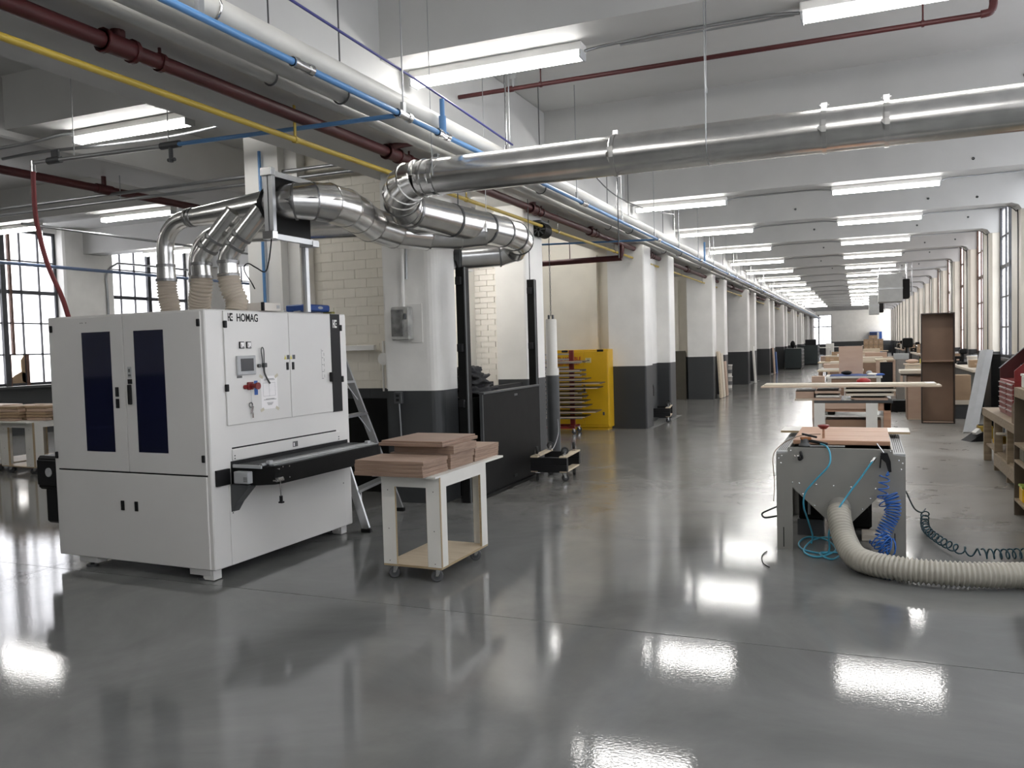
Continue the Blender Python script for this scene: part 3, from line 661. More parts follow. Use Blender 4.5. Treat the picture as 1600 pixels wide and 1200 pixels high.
for v, z in ((.29, .775), (.33, .785), (.40, .78), (.33, .70), (.40, .70), (.29, .70)): MB().cyl((.34 if v < .3 else .35, v, z), (.355, v, z), .006, 8).build('bolt', CHROME, tbl)
for u, v in ((-1.30, .05), (-.16, .05), (-1.30, 1.55), (-.16, 1.55)):
    f = MB().box(u-.10, u+.10, v-.035, v+.05, .035, .08, .003).build('foot_bracket', MACH, mc)
    MB().cyl((u, v, .0), (u, v, .05), .014, 10).cyl((u, v, 0), (u, v, .014), .045, 14).build('leveling_foot', DGREY, f)
    if u > -.3: MB().box(u+.02, u+.12, v-.03, v+.05, .005, .08, .003).build('foot_block', MACH, f)
mt = MB().box(-1.93, -1.6, .08, .42, .56, .83, .02).box(-1.86, -1.6, .09, .40, .29, .58, .02).box(-1.90, -1.62, .06, .08, .60, .80, .01).build('drive_motor', BLACK, mc, 'black motor housing')
MB().cyl((-1.76, .062, .705), (-1.76, .054, .705), .036, 18).build('badge', LTGREY, mt)
# carton on the machine
t = thing('carton', 'flat white carton with a black band on top of the white machine', 'box', (-4.28, 5.13, 1.921), -.031)
MB().box(-.17, .17, -.10, .10, 0, .062, .002).build('box', mat('white_carton', (.66, .62, .57), .6), t); MB().box(.171, .173, -.10, -.085, 0, .063).box(.152, .173, -.1015, -.085, .0, .064).build('band', BLACK, t)
MB().box(.171, .1725, .05, .085, .02, .045).build('label', LTGREY, t)
# ================================================================== DUCTWORK
def gores(path, rad, parent, names, m=None, seg=32):
    """mitred duct lengths: every piece shares its end rings with the next one"""
    full = MB().tube(path, 1., seg, False, rad)
    for i in range(len(path)-1):
        p = MB(); a = [Vector(v) for v in full.v[i*seg:(i+1)*seg]]; b = [Vector(v) for v in full.v[(i+1)*seg:(i+2)*seg]]
        c = sum(b, Vector())/seg; b2 = [c+(v-c)*1.016 for v in b]
        p.add(a+b2, [(k, (k+1) % seg, seg+(k+1) % seg, seg+k) for k in range(seg)], True); p.build(names(i), m or GALV, parent)
def tang(path, i): return (path[min(i+1, len(path)-1)]-path[max(i-1, 0)]).normalized()
def hose_thing(path, r, label):
    t = thing('flexible_hose', label, 'hose', group=None); ribbed(path, r, .024, .007).build('ribbed_hose', HOSE, t); return t
def clamp(par, c, ax, r, m=GALVD, w=.022): return MB().ring(c, ax, r+.007, .006, w, 24).build('clamp_ring', m, par)
dm = thing('dust_manifold', 'galvanized dust manifold rising from the white machine with a tapered trunk', 'duct')
yM = 5.1
MB().cyl((-4.86, yM, 2.685), (-4.08, yM, 2.715), .068, 28, .112).build('tapered_trunk', GALV, dm)
el = [Vector((-5.125, yM, 2.32)), Vector((-5.125, yM, 2.42))]+arc((-4.885, yM, 2.44), (-1, 0, 0), (0, 0, 1), .24, 0, 90, 10)+[Vector((-4.84, yM, 2.685))]
MB().tube(el, .066, 24).build('elbow', GALV, dm)
MB().cyl((-5.125, yM, 2.20), (-5.125, yM, 2.33), .075, 24, .07).build('collar', GALV, dm)
for c, ax, r in (((-5.125, yM, 2.325), (0, 0, 1), .068), ((-5.125, yM, 2.21), (0, 0, 1), .076), ((-4.86, yM, 2.686), (1, 0, .04), .068), ((-4.82, yM, 2.688), (1, 0, .04), .070)): clamp(dm, c, ax, r)
for i, (x0, x1, xb) in enumerate(((-4.70, -4.36, -4.66), (-4.42, -4.10, -4.40))):
    top = Vector((x1, yM-.05, 2.68)); kn = Vector((xb, yM-.10, 2.36)); k2 = Vector((xb-.01, yM-.10, 2.30)); bt = Vector((xb, yM-.10, 2.19))
    p = [top, top.lerp(kn, .80)]; p += [kn+Vector((.02, 0, .03)), kn, k2, bt]
    br = MB().tube([top, top.lerp(kn, .62)], .074, 24).build('branch', GALV, dm)
    MB().tube([top.lerp(kn, .60), top.lerp(kn, .80), kn+Vector((.012, 0, .0)), k2, bt], .071, 24, True, [.072, .072, .072, .074, .076]).build('gored_elbow', GALV, br)
    d = (top-kn).normalized()
    for f_ in (.60, .80): clamp(br, top.lerp(kn, f_), d, .073)
    for z in (2.30, 2.20): clamp(br, (xb-.005, yM-.10, z), (0, 0, 1), .076)
# blast gate and strut frame
gt = MB().box(-3.985, -3.965, 4.93, 5.45, 2.46, 2.90, .002).build('gate_plate', BLKM, dm, 'dark blast gate plate')
MB().cyl((-4.08, yM, 2.715), (-3.98, yM, 2.72), .125, 28).build('collar', GALV, dm)
clamp(dm, (-4.06, yM, 2.715), (1, 0, 0), .125, BLACK); clamp(dm, (-4.02, yM, 2.715), (1, 0, 0), .127, GALVD)
fr = MB().box(-3.94, -3.905, 4.925, 4.96, 2.44, 2.94).box(-3.985, -3.95, 4.925, 4.96, 2.44, 2.94).box(-3.985, -3.945, 4.93, 5.52, 2.90, 2.94).box(-3.985, -3.945, 4.93, 5.52, 2.44, 2.48).build('strut_frame', ALU, dm, 'bright slotted strut frame around the gate')
for z in (2.89, 2.43): MB().box(-4.0, -3.90, 4.91, 4.965, z, z+.06, .004).build('corner_fitting', CHROME, fr)
MB().box(-4.07, -4.03, 5.46, 5.50, 1.92, 2.46).box(-4.06, -4.04, 5.455, 5.465, 1.92, 2.46).build('strut_post', ALU, dm)
MB().box(-4.07, -3.94, 5.44, 5.52, 2.43, 2.47).build('strut_arm', ALU, dm)
# segmented bend into the trunk
cp = [Vector(p) for p in ((-3.97, 5.1, 2.72), (-3.86, 5.13, 2.725), (-3.765, 5.21, 2.73), (-3.72, 5.34, 2.735), (-3.74, 5.6, 2.735), (-3.82, 5.9, 2.725), (-3.92, 6.25, 2.70), (-3.90, 6.62, 2.68), (-3.74, 6.95, 2.68), (-3.50, 7.18, 2.70), (-3.3, 7.3, 2.72))]
rr = [.128, .132, .140, .147, .150, .150, .150, .150, .150, .150, .148]
gores(cp, rr, dm, lambda i: 'gore')
for i in range(len(cp)-1): clamp(dm, cp[i+1], tang(cp, i+1), rr[i+1]-.001, GALVD if i < 2 else GALV, .014)
dt = thing('dust_duct', 'galvanized trunk duct running away and bending into the lift shaft pier', 'duct')
tr = [Vector((-3.57, 6.36, 2.806)), Vector((-3.45, 6.90, 2.78)), Vector((-3.34, 7.4, 2.76)), Vector((-3.3, 7.72, 2.755)), Vector((-3.3, 8.06, 2.752)), Vector((-3.345, 8.30, 2.73)), Vector((-3.47, 8.45, 2.68)), Vector((-3.64, 8.42, 2.635)), Vector((-4.02, 8.16, 2.60))]
gores(tr, [.15]*len(tr), dt, lambda i: 'duct_length' if i < 4 or i == 7 else 'gore')
for i in range(len(tr)-1): clamp(dt, tr[i], tang(tr, i), .150, DGREY if i in (1, 2, 4, 5) else GALVD, .028 if i < 5 else .016)
MB().ring((-4.01, 8.165, 2.60), (.83, .56, 0), .168, .03, .03, 28).build('flange', DGREY, dt)
wires = lambda x, y, z, par: MB().cyl((x, y, z), (x, y, ZC), .004, 5).build('hanger_wire', STEELG, par)
wires(-3.3, 7.35, 2.9, dt)
dh = thing('dust_duct', 'long galvanized duct crossing the hall overhead towards the windows', 'duct', (0, 6.0, 2.985))
MB().cyl((-3.27, 0, 0), (3.0, 0, 0), .145, 36).build('duct_length', GALV, dh)
for x, m_, w in ((-3.22, GALV, .02), (-3.12, CHROME, .03), (-1.63, GALV, .03), (-.19, GALV, .028), (.19, GALV, .028)):
    clamp(dh, (x, 0, 0), (1, 0, 0), .1465, m_, w)
for x in (-3.12, -1.63, -.19, .19):
    MB().box(x-.02, x+.02, -.01, .01, .15, .185, .003).cyl((x-.03, 0, .17), (x+.03, 0, .17), .005, 6).build('clamp_bolt', CHROME, dh)
ep = [Vector((-3.28-.30*math.sin(R(q)), .30-.30*math.cos(R(q)), -.17*(q/90)**1.5)) for q in (0, 18, 36, 54, 72, 90)]
ep.append(Vector((-3.555, .45, -.185)))
gores(ep, [.149, .153, .155, .155, .154, .152, .1515], dh, lambda i: 'gore')
for i in range(len(ep)-1): clamp(dh, ep[i], tang(ep, i), .150 if i in (0, 5) else .157, GALV if i < 4 else GALVD, .012)
for x, y in ((-3.08, 0), (-.95, 0)): MB().cyl((x, -.15, -.02), (x, -.15, ZC-2.985-.55 if x > -2 else ZC-2.985), .0035, 5).build('hanger_wire', STEELG, dh)
MB().tube(arc((-.95, 0, 0), (0, -1, 0), (0, 0, 1), .149, 0, -180, 10), .003, 5).build('wire_sling', STEELG, dh)
MB().cyl((-.95, -.15, -.02), (-.95, 0, ZC-2.985-.01), .0035, 5).box(-.957, -.943, -.11, -.09, .33, .37).build('hanger_wire', STEELG, dh)
MB().cyl((-1.63, .02, -.16), (-1.63, .02, -.75), .004, 5).build('loose_wire', DGREY, dh)
db = thing('dust_duct', 'galvanized duct hidden behind the manifold with a pipe dropping to the machine back', 'duct')
MB().cyl((-5.45, 6.05, 2.73), (-3.47, 6.80, 2.76), .105, 24, .115).build('duct_length', GALV, db)
el = [Vector((-5.72, 6.05, 1.96)), Vector((-5.72, 6.05, 2.42))]+arc((-5.42, 6.05, 2.43), (-1, 0, 0), (0, 0, 1), .30, 0, 90, 8)
MB().tube(el, .062, 18).build('elbow', GALV, db)
for z in (2.30, 2.36): clamp(db, (-5.72, 6.05, z), (0, 0, 1), .062, CHROME)
# hoses dropping into the machine
hose_thing(bez([(-5.125, yM, 2.21), (-5.12, yM, 2.10), (-5.10, yM, 2.0), (-5.09, yM, 1.915)], 8), .076, 'ribbed beige hose under the far left elbow of the dust manifold')
hose_thing(bez([(-4.665, yM-.10, 2.20), (-4.68, yM-.10, 2.10), (-4.72, yM-.08, 2.0), (-4.73, yM-.06, 1.915)], 8), .080, 'ribbed beige hose under the middle branch of the dust manifold')
hose_thing(bez([(-4.405, yM-.10, 2.20), (-4.385, yM-.10, 2.10), (-4.35, yM-.08, 2.0), (-4.345, yM-.10, 1.915)], 8)[:40], .080, 'ribbed beige hose just behind the white carton on the machine')
one('cable', MB().tube(bez([(-3.95, 4.95, 2.43), (-3.98, 4.95, 2.28), (-4.02, 4.95, 2.20), (-4.10, 4.95, 2.235), (-4.17, 4.95, 2.27), (-4.21, 4.95, 2.25), (-4.2, 4.95, 2.2), (-4.15, 4.95, 2.13), (-4.12, 4.95, 2.08)], 6), .005, 6), BLACK, 'loose black cable curling below the blast gate frame', 'cable')
# ================================================================== STEP LADDER
ld = thing('step_ladder', 'grey aluminium step ladder with a blue top behind the white machine', 'ladder')
tn, tf = Vector((-4.86, 6.42, 2.0)), Vector((-4.80, 6.76, 2.0)); bn, bf = Vector((-4.0, 6.14, .03)), Vector((-4.20, 7.06, .03))
def rail(a, b, w, d, name, m=ALU, par=ld):
    ax = (b-a).normalized(); sx = Vector((0, 1, 0)); sx = (sx-ax*sx.dot(ax)).normalized(); sy = ax.cross(sx)
    vs = [p+sx*i*d/2+sy*j*w/2 for p in (a, b) for i, j in ((-1, -1), (1, -1), (1, 1), (-1, 1))]
    return MB().add(vs, [(0, 1, 2, 3), (7, 6, 5, 4), (0, 4, 5, 1), (1, 5, 6, 2), (2, 6, 7, 3), (3, 7, 4, 0)]).build(name, m, par)
rail(bn, tn, .075, .022, 'front_rail'); rail(bf, tf, .075, .022, 'front_rail')
rn, rf = Vector((-5.55, 6.2, .03)), Vector((-5.5, 6.98, .03))
rail(rn, tn+Vector((-.12, 0, 0)), .045, .02, 'rear_rail'); rail(rf, tf+Vector((-.12, 0, 0)), .045, .02, 'rear_rail')
for i in range(1, 6):
    f_ = i/6.2; a, b = bn.lerp(tn, f_), bf.lerp(tf, f_)
    MB().prism([(-.05, -.012), (.05, -.012), (.05, .012), (-.05, .012)], a, (1, 0, 0), (0, 0, 1), (b-a).normalized(), (b-a).length).build('step', ALU, ld)
    MB().cyl(a+Vector((0, .10, -.01)), bn.lerp(tn, f_-.10), .006, 5).build('brace', ALU, ld); MB().cyl(b+Vector((0, -.10, -.01)), bf.lerp(tf, f_-.10), .006, 5).build('brace', ALU, ld)
for p in (bn, bf, rn, rf): MB().box(p.x-.05, p.x+.05, p.y-.02, p.y+.02, 0, .035, .004).build('rubber_foot', BLACK, ld)
for i in (1, 2, 3): MB().cyl(rn.lerp(tn, i/4), rf.lerp(tf, i/4), .012, 6).build('rear_bar', ALU, ld)
tp = MB().box(-4.98, -4.74, 6.40, 6.78, 1.985, 2.05, .012).build('top_cap', BLUED, ld, 'blue plastic top cap')
MB().prism([(.04*math.cos(R(a)), .014*math.sin(R(a))) for a in range(0, 360, 30)], (-4.739, 6.62, 2.02), (0, 1, 0), (0, 0, 1), (1, 0, 0), .002).build('oval_badge', LTGREY, tp)
MB().box(-4.80, -4.70, 6.74, 6.80, 1.86, 1.985, .004).build('side_bracket', mat('olive_plastic', (.22, .20, .05), .5), ld)
# ================================================================== WHITE CART WITH WALNUT BOARDS
ct = thing('rolling_cart', 'white open-frame wooden cart on casters carrying walnut panels', 'cart', (-2.607, 4.905, 0), -.018)
w, l = .459, .727
MB().box(-w, 0, 0, l, .098, .112).build('bottom_shelf', [PLY], ct); MB().box(-w+.004, -.004, .004, l-.004, .1125, .1135).build('shelf_top', PLYF, ct)
for (cx, cy, sx, sy) in ((-w, 0, 1, 1), (0, 0, -1, 1), (0, l, -1, -1), (-w, l, 1, -1)):
    a = MB().box(cx, cx+sx*.105, cy, cy+sy*.018, .112, .655).build('leg_board', WMEL, ct)
    b = MB().box(cx, cx+sx*.018, cy+sy*.018, cy+sy*.095, .112, .655).build('leg_board', WMEL, ct)
    MB().box(cx+sx*.1052, cx+sx*.1065, cy+sy*.0005, cy+sy*.0175, .113, .654).box(cx+sx*.0005, cx+sx*.0175, cy+sy*.0955, cy+sy*.0965, .113, .654).build('edge_grain', PLY, a)
    mb = MB()
    for z in (.135, .36, .63): mb.cyl((cx+sx*.05, cy-sy*.0005, z), (cx+sx*.05, cy+sy*.002, z), .004, 6)
    mb.build('screw', BLACK, a)
MB().box(-w, 0, 0, .018, .655, .728).build('apron', WMEL, ct); MB().box(-w, 0, l-.018, l, .655, .728).build('apron', WMEL, ct)
MB().box(-.018, 0, .019, l-.019, .655, .728).build('apron', WMEL, ct); MB().box(-w, -w+.018, .019, l-.019, .655, .728).build('apron', WMEL, ct)
MB().box(-.0015, .0008, -.0008, .0175, .10, .728).build('corner_edge', PLY, ct)
MB().box(-.50, .0, -.05, 1.05, .728, .742).build('top_board', WMEL, ct)
def caster(par, x, y, z0, r, yaw=0., up=1, m=WHEEL):
    c, s_ = math.cos(yaw), math.sin(yaw); tx = Vector((c, s_, 0)); sd = Vector((-s_, c, 0)); z = Vector((0, 0, up))
    hub = Vector((x, y, z0))+z*r+tx*r*.45
    wl_ = MB().tube([hub-sd*r*.36, hub-sd*r*.30, hub+sd*r*.30, hub+sd*r*.36], r, 18, True, [r*.86, r, r, r*.86]).build('wheel', m, par)
    MB().cyl(hub-sd*r*.40, hub+sd*r*.40, r*.55, 12).build('hub', DGREY, wl_)
    top = Vector((x, y, z0))+z*r*2.3
    f = MB()
    for sg in (-1, 1):
        o = sd*sg*r*.50; f.add([hub+o+tx*r*.22, hub+o-tx*r*.22, top+o-tx*r*.35, top+o+tx*r*.55, hub+o*1.12+tx*r*.22, hub+o*1.12-tx*r*.22, top+o*1.12-tx*r*.35, top+o*1.12+tx*r*.55],
              [(0, 1, 2, 3), (4, 5, 6, 7), (0, 4, 5, 1), (1, 5, 6, 2), (2, 6, 7, 3), (3, 7, 4, 0)])
    f.add([top+tx*i*r*.7+sd*j*r*.7+z*k*r*.12 for k in (0, 1) for i, j in ((-1, -1), (1, -1), (1, 1), (-1, 1))], [(0, 1, 2, 3), (4, 5, 6, 7), (0, 1, 5, 4), (1, 2, 6, 5), (2, 3, 7, 6), (3, 0, 4, 7)])
    f.build('caster_fork', CHROME, par); return wl_
for x, y in ((-w+.07, .06), (-.05, .06), (-.05, l-.07), (-w+.07, l-.07)): caster(ct, x, y, 0, .042, R(205))
def slab(nm, x0, x1, y0, y1, z0, z1, label, m=WOODT, rz=0., grp='walnut panels on the white cart', me=WOODE):
    Mx = Matrix.Rotation(-.018, 3, 'Z'); c = Mx @ Vector(((x0+x1)/2, (y0+y1)/2, 0))+Vector((-2.607, 4.905, (z0+z1)/2))
    o = thing(nm, label, 'board', c, -.018+rz, grp); hx, hy, hz = (x1-x0)/2, (y1-y0)/2, (z1-z0)/2
    MB().box(-hx, hx, -hy, hy, -hz, hz-.001, .0015).build('core', me, o); MB().box(-hx+.001, hx-.001, -hy+.001, hy-.001, hz-.001, hz).build('veneer', m, o); return o
zb = .7425
for i in range(4):
    slab('walnut_panel', -.60+.004*(i % 2), -.055-.004*(i % 3), -.118+.003*i, .235, zb+i*.0265, zb+i*.0265+.0255, f'walnut panel, {["bottom", "second", "third", "top"][i]} of the low front stack on the white cart')
for i in range(3):
    slab('walnut_panel', -.30, -.055+.003*i, .66, 1.08, zb+i*.034, zb+i*.034+.033, f'walnut block, {["bottom", "middle", "top"][i]} of the small rear stack on the white cart')
for i, (a, b, c, d) in enumerate(((-.54, -.055, .275, .63), (-.55, -.05, .27, .64), (-.52, -.03, .28, .645))):
    slab('walnut_panel', a, b, c, d, zb+i*.0555, zb+i*.0555+.0545, f'thick walnut block, {["bottom", "second", "third"][i]} of the tall middle stack on the white cart')
zt = zb+3*.0555
slab('walnut_panel', -.60, -.075, .20, .76, zt, zt+.022, 'wide walnut panel, second from the top of the tall middle stack', WOODT)
slab('walnut_panel', -.585, -.085, .215, .74, zt+.0225, zt+.037, 'wide pale-topped walnut panel lying topmost on the white cart', WOODT)
# ================================================================== LIFT SHAFT FRONT
t = thing('lift_gate', 'tall black sheet-steel lift gate panel standing waist high', 'gate', (-3.66, 8.74, 0))
MB().box(-.012, .012, -.85, .85, .035, 1.10, .003).build('panel', BLKM, t)
MB().box(-.03, .03, -.855, .855, 1.10, 1.122, .003).build('top_rail', DGREY, t); MB().box(-.10, .04, -.86, .86, 0, .034, .002).build('sill', BLKM, t)
MB().box(.0, .016, .02, .12, 1.03, 1.055, .004).build('pull_handle', DGREY, t)
MB().box(-.02, .014, -.856, -.835, .035, 1.1).build('edge_trim', DGREY, t); MB().box(-.02, .014, .835, .856, .035, 1.1).build('edge_trim', DGREY, t)
MB().box(-.01, .02, -.05, .05, .10, .13, .003).build('lower_latch', BLACK, t)
for y, z1, nm, ww in ((7.66, 2.42, 'black steel guide post at the left side of the lift gate', .13), (9.62, 2.42, 'black steel guide post at the right side of the lift gate', .10)):
    t = thing('guide_post', nm, 'post', (-3.73, y, 0))
    MB().box(-.045, .045, -ww/2, ww/2, 0, z1, .004).build('channel', BLKM, t); MB().box(.046, .056, -ww/2, -ww/2+.03, 0, z1).build('flange', DGREY, t)
    for z in (.35, 1.03, 1.60, 2.28):
        if z < z1: MB().box(-.03, .03, -ww/2-.045, -ww/2, z-.04, z+.04, .004).build('bracket', BLACK, t)
    MB().cyl((-.02, 0, z1), (-.02, 0, 3.42), .006, 6).build('cable', DGREY, t)
MB().box(-5.75, -3.79, 7.95, 9.9, 0, 1.06).build('lift_platform', BLKM, wi); MB().box(-5.0, -4.4, 9.80, 9.88, 1.06, 1.15).build('platform_rail', BLACK, wi); MB().box(-4.08, -4.0, 8.6, 9.9, 1.06, 1.13).build('platform_rail', BLACK, wi)
t = thing('towel_pile', 'crumpled pile of charcoal cloths on top of the lift gate', 'cloth', (-3.93, 8.24, 1.065))
for i, (dx, dy, z, sx, sy, sz) in enumerate(((0, .04, .065, .18, .34, .065), (-.02, .0, .15, .17, .27, .06), (.01, -.06, .22, .15, .22, .05), (.0, -.10, .29, .12, .20, .04), (.05, .30, .04, .12, .14, .04))):
    vs = []; fs = []; N, Mm = 30, 16
    rnd = [random.uniform(0, 6.28) for _ in range(6)]
    for a in range(Mm+1):
        for b in range(N):
            th, ph = math.pi*a/Mm, 2*math.pi*b/N
            k = 1+.12*math.sin(5*ph+rnd[0]+2*th)+.13*math.sin(9*ph+rnd[1]-3*th)*math.sin(th)+.11*math.sin(7*th+rnd[2]+ph)
            q = Vector((dx+sx*k*math.sin(th)*math.cos(ph), dy+sy*k*math.sin(th)*math.sin(ph), z+sz*k*math.cos(th))); q += noise.noise_vector(q*9+Vector((i*3, 0, 0)))*.035+noise.noise_vector(q*24)*.012; q.z = max(q.z, .0); vs.append(q)
    for a in range(Mm):
        for b in range(N): fs.append((a*N+b, a*N+(b+1) % N, (a+1)*N+(b+1) % N, (a+1)*N+b))
    MB().add(vs, fs, True).build('folded_cloth', CLOTH, t)
t = thing('bumper_post', 'round corner post at the lift pier, black below and white above', 'post', (-4.02, 11.10, 0))
MB().cyl((0, 0, 0), (0, 0, 1.17), .095, 24).build('lower_tube', DGREY, t); bpy.data.materials['dark_grey_metal']
MB().cyl((0, 0, 1.17), (0, 0, 1.27), .095, 24).build('collar', WMEL, t); MB().lathe((0, 0, 1.27), [(.078, 0), (.078, .69), (.07, .70), (0, .70)], 24).build('upper_tube', WMEL, t)
for dx in (-.03, .03): MB().box(dx-.012, dx+.012, -.02, .02, 1.97, 2.03, .003).build('lug', DGREY, t)
mb = MB()
for i in range(34): mb.tube([(.008*math.cos(a)*(1 if i % 2 else 0)-.0, .008*math.cos(a)*(0 if i % 2 else 1), 2.03+.021*i*1.9+.022*math.sin(a)) for a in [k*math.pi/3 for k in range(6)]], .004, 4, closed=True)
mb.build('chain', DGREY, t)
one('cord', MB().tube(bez([(-3.92, 11.0, .55), (-3.90, 10.95, .35), (-3.78, 10.4, .22), (-3.55, 9.55, .32)], 6), .006, 6), LTGREY, 'pale cord hanging from the corner post onto the caster dolly', 'cord')
t = thing('alarm_unit', 'round dark motor unit high on the lift pier beside the duct end', 'motor', (-3.86, 10.4, 3.13))
MB().cyl((0, -.13, 0), (0, .12, 0), .10, 20).build('drum', BLKM, t); MB().box(-.09, .05, -.15, .15, .08, .12, .01).build('mount', DGREY, t)
for a in range(0, 360, 45): MB().box(-.008, .008, -.135, -.128, .02, .09, 0, None).build('vent_rib', DGREY, t).rotation_euler = (0, R(a), 0)
# electrical box, round box and outlet on the pier behind the cart
t = thing('switch_box', 'old grey painted electrical switch box with a scuffed dark cover', 'box', (-4.27, 7.458, 1.865))
MB().box(-.10, .17, -.0, .01, -.20, .20, .002).build('backboard', PLASTER, t); MB().box(-.14, .07, -.10, 0, -.17, .17, .012).build('case', SBOX, t)
MB().box(-.13, .01, -.112, -.098, -.13, .14, .02).build('cover', mat('scuffed_dark_grey', (.20, .20, .195), .4, .4, var=.6, vs=8), t)
MB().box(.025, .045, -.125, -.098, .04, .10, .006).build('switch_lever', DGREY, t); MB().cyl((-.0, -.08, .17), (-.0, -.06, 1.15), .02, 8).build('conduit', PLASTER, t); MB().cyl((.03, -.05, .45), (.04, -.02, 1.5), .014, 8).build('conduit', STEELG, t)
t = thing('outlet_box', 'small dark grey outlet box on the charcoal pier behind the cart', 'outlet', (-4.395, 7.466, 1.10))
MB().box(-.045, .045, -.05, .0, -.06, .06, .006).build('box', DGREY, t); MB().cyl((0, -.02, -.06), (.02, -.02, -.62), .009, 8).build('conduit', STEELG, t)
for z in (-.022, .022): MB().box(-.018, .018, -.053, -.05, z-.014, z+.014, .003).build('socket', BLACK, t)
t = thing('valve_box', 'round white painted junction box low on the blocked wall', 'box', (-4.85, 7.965, 1.50))
MB().cyl((0, -.06, 0), (0, 0, 0), .07, 18).build('round_box', PLASTER, t)
for x in (-.03, .04): MB().cyl((x, -.02, -.07), (x, -.02, -.36), .012, 6).build('conduit', PLASTER, t)
MB().cyl((-.01, -.03, .06), (-.01, -.03, .2), .016, 6).build('conduit', PLASTER, t)
one('wall_rail', MB().box(-5.55, -4.98, 7.93, 7.975, 1.60, 1.66, .004), PLASTER, 'dirty white painted rail fixed on the blocked wall', 'rail')
# ---- dollies
def dolly(label, loc, rz, flip, lx=.44, ly=.66):
    t = thing('furniture_dolly', label, 'dolly', loc, rz, None)
    up = -1 if flip else 1; b = 0 if flip else .115
    for q in (-1, 1): MB().box(-lx/2, lx/2, q*ly/2, q*(ly/2-.07), b, b+.085).build('end_rail', BLACK, t)
    for s in (-1, 1):
        x = s*(lx/2-.045); z0 = b+.085 if flip else b-.0
        MB().box(x-.045, x+.045, -ly/2, ly/2, z0, z0+.018, .002).build('slat', PLYF, t)
        for q in (-1, 1): caster(t, s*(lx/2-.06), q*(ly/2-.08), (b+.103+.1012) if flip else 0.0, .044, R(70+40*s*q), up, RUB)
    return t
dolly('wood slat dolly standing on its casters beside the lift gate', (-3.36, 9.33, 0), R(4), False)
dolly('upside-down wood slat dolly stacked on the other one, wheels up', (-3.36, 9.33, .202), R(4), True)
dolly('small caster dolly on the floor by the extinguisher pier', (-3.72, 16.55, 0), R(8), False, .5, .75)
dolly('upturned caster dolly lying on another by the extinguisher pier', (-3.72, 16.55, .202), R(8), True, .5, .75)
t = thing('fire_extinguisher', 'red fire extinguisher hung on the dark pier edge beyond the yellow cabinet', 'extinguisher', (-3.70, 15.70, .42))
MB().lathe((0, 0, 0), [(.05, 0), (.06, .02), (.06, .30), (.045, .35), (.02, .37)], 18).build('cylinder', RED, t); MB().cyl((0, 0, .12), (0, 0, .21), .0605, 18).build('label', PAPER, t)
MB().cyl((0, 0, .37), (0, 0, .41), .018, 10).box(-.02, .05, -.01, .01, .41, .425).build('valve', DGREY, t); MB().tube(bez([(.02, 0, .39), (.07, 0, .35), (.075, 0, .15)], 5), .009, 6).build('discharge_hose', BLACK, t)
MB().box(-.065, -.06, -.05, .05, .05, .40).build('bracket', BLACK, t)
# ---- yellow safety cabinet and rack
t = thing('safety_cabinet', 'yellow flammable-storage safety cabinet with red warning lettering', 'cabinet', (-4.75, 15.02, 0))
MB().box(-.50, .52, -.30, .30, .05, 1.50, .008).build('body', YELC, t); MB().box(-.46, .48, -.27, .27, 0, .05).build('plinth', YELC, t)
for a, b in ((-.485, .045), (.051, .505)): d = MB().box(a, b, -.315, -.30, .10, 1.46, .004).build('door', YELC, t)
for x in (-.32, .37): MB().box(x-.06, x+.06, -.318, -.29, 1.455, 1.495, .004).build('vent_cap', BLACK, t)
text('FLAMMABLE', .098, RED, t, (-.455, -.3165, 1.30), FY, bold=.02, label='red lettering reading FLAMMABLE', sx=.86)
text('KEEP FIRE AWAY', .07, RED, t, (-.455, -.3165, 1.215), FY, bold=.015, label='red lettering reading KEEP FIRE AWAY', sx=.80)
MB().box(.085, .195, -.317, -.314, 1.255, 1.345).build('notice_label', mat('pale_yellow_label', (.62, .55, .30), .5), t)
MB().box(.10, .18, -.3178, -.3165, 1.325, 1.332).box(.115, .165, -.3178, -.3165, 1.285, 1.31).box(.10, .18, -.3178, -.3165, 1.265, 1.27).build('label_print', INK, t)
MB().box(.035, .075, -.335, -.315, .72, .84, .004).build('door_handle', DGREY, t); MB().box(.40, .435, -.33, -.315, .28, .34, .004).build('bung', DGREY, t)
t = thing('drying_rack', 'wheeled red rack with many thin shelves in front of the yellow cabinet', 'rack', (-4.88, 14.15, 0), R(6))
MB().box(.07, .155, .02, .09, .14, 1.50, .004).build('post', DREDM, t); MB().box(-.33, -.25, .02, .09, .14, 1.50, .004).build('post', DREDM, t)
MB().box(-.36, .20, -.22, -.16, .10, .14).build('base_rail', DREDM, t); MB().box(-.36, .20, .20, .26, .10, .14).build('base_rail', DREDM, t)
MB().box(-.33, -.25, -.22, .26, .10, .14).build('base_rail', DREDM, t); MB().box(.07, .155, -.22, .26, .10, .14).build('base_rail', DREDM, t)
zs = [1.455, 1.36, 1.30, 1.215, 1.145, 1.065, .985, .905, .825, .745, .665, .585, .50, .40, .31]; xe = [.10, .10, .38, .12, .33, .33, .42, .68, .64, .28, .36, .40, .43, .60, .40]
for z, x in zip(zs, xe):
    for yy in (-.20, .22): MB().box(-.34, .34 if x > .2 else .12, yy, yy+.02, z-.035, z-.012).build('shelf_arm', ALU, t)
    if x > .2: MB().box(-.42, x, -.26, .30, z-.010, z+.006, .001).build('board', mat('dark_stained_board', (.08, .06, .05), .4) if z == 1.30 else bpy.data.materials['dark_stained_board'], t); MB().box(-.42, x-.002, -.262, -.2605, z-.010, z+.006).build('board_edge', WOODL, t)
for x, y in ((-.33, -.19), (.17, -.19), (.17, .23), (-.33, .23)): caster(t, x, y, 0, .045, R(30), 1, RUB)
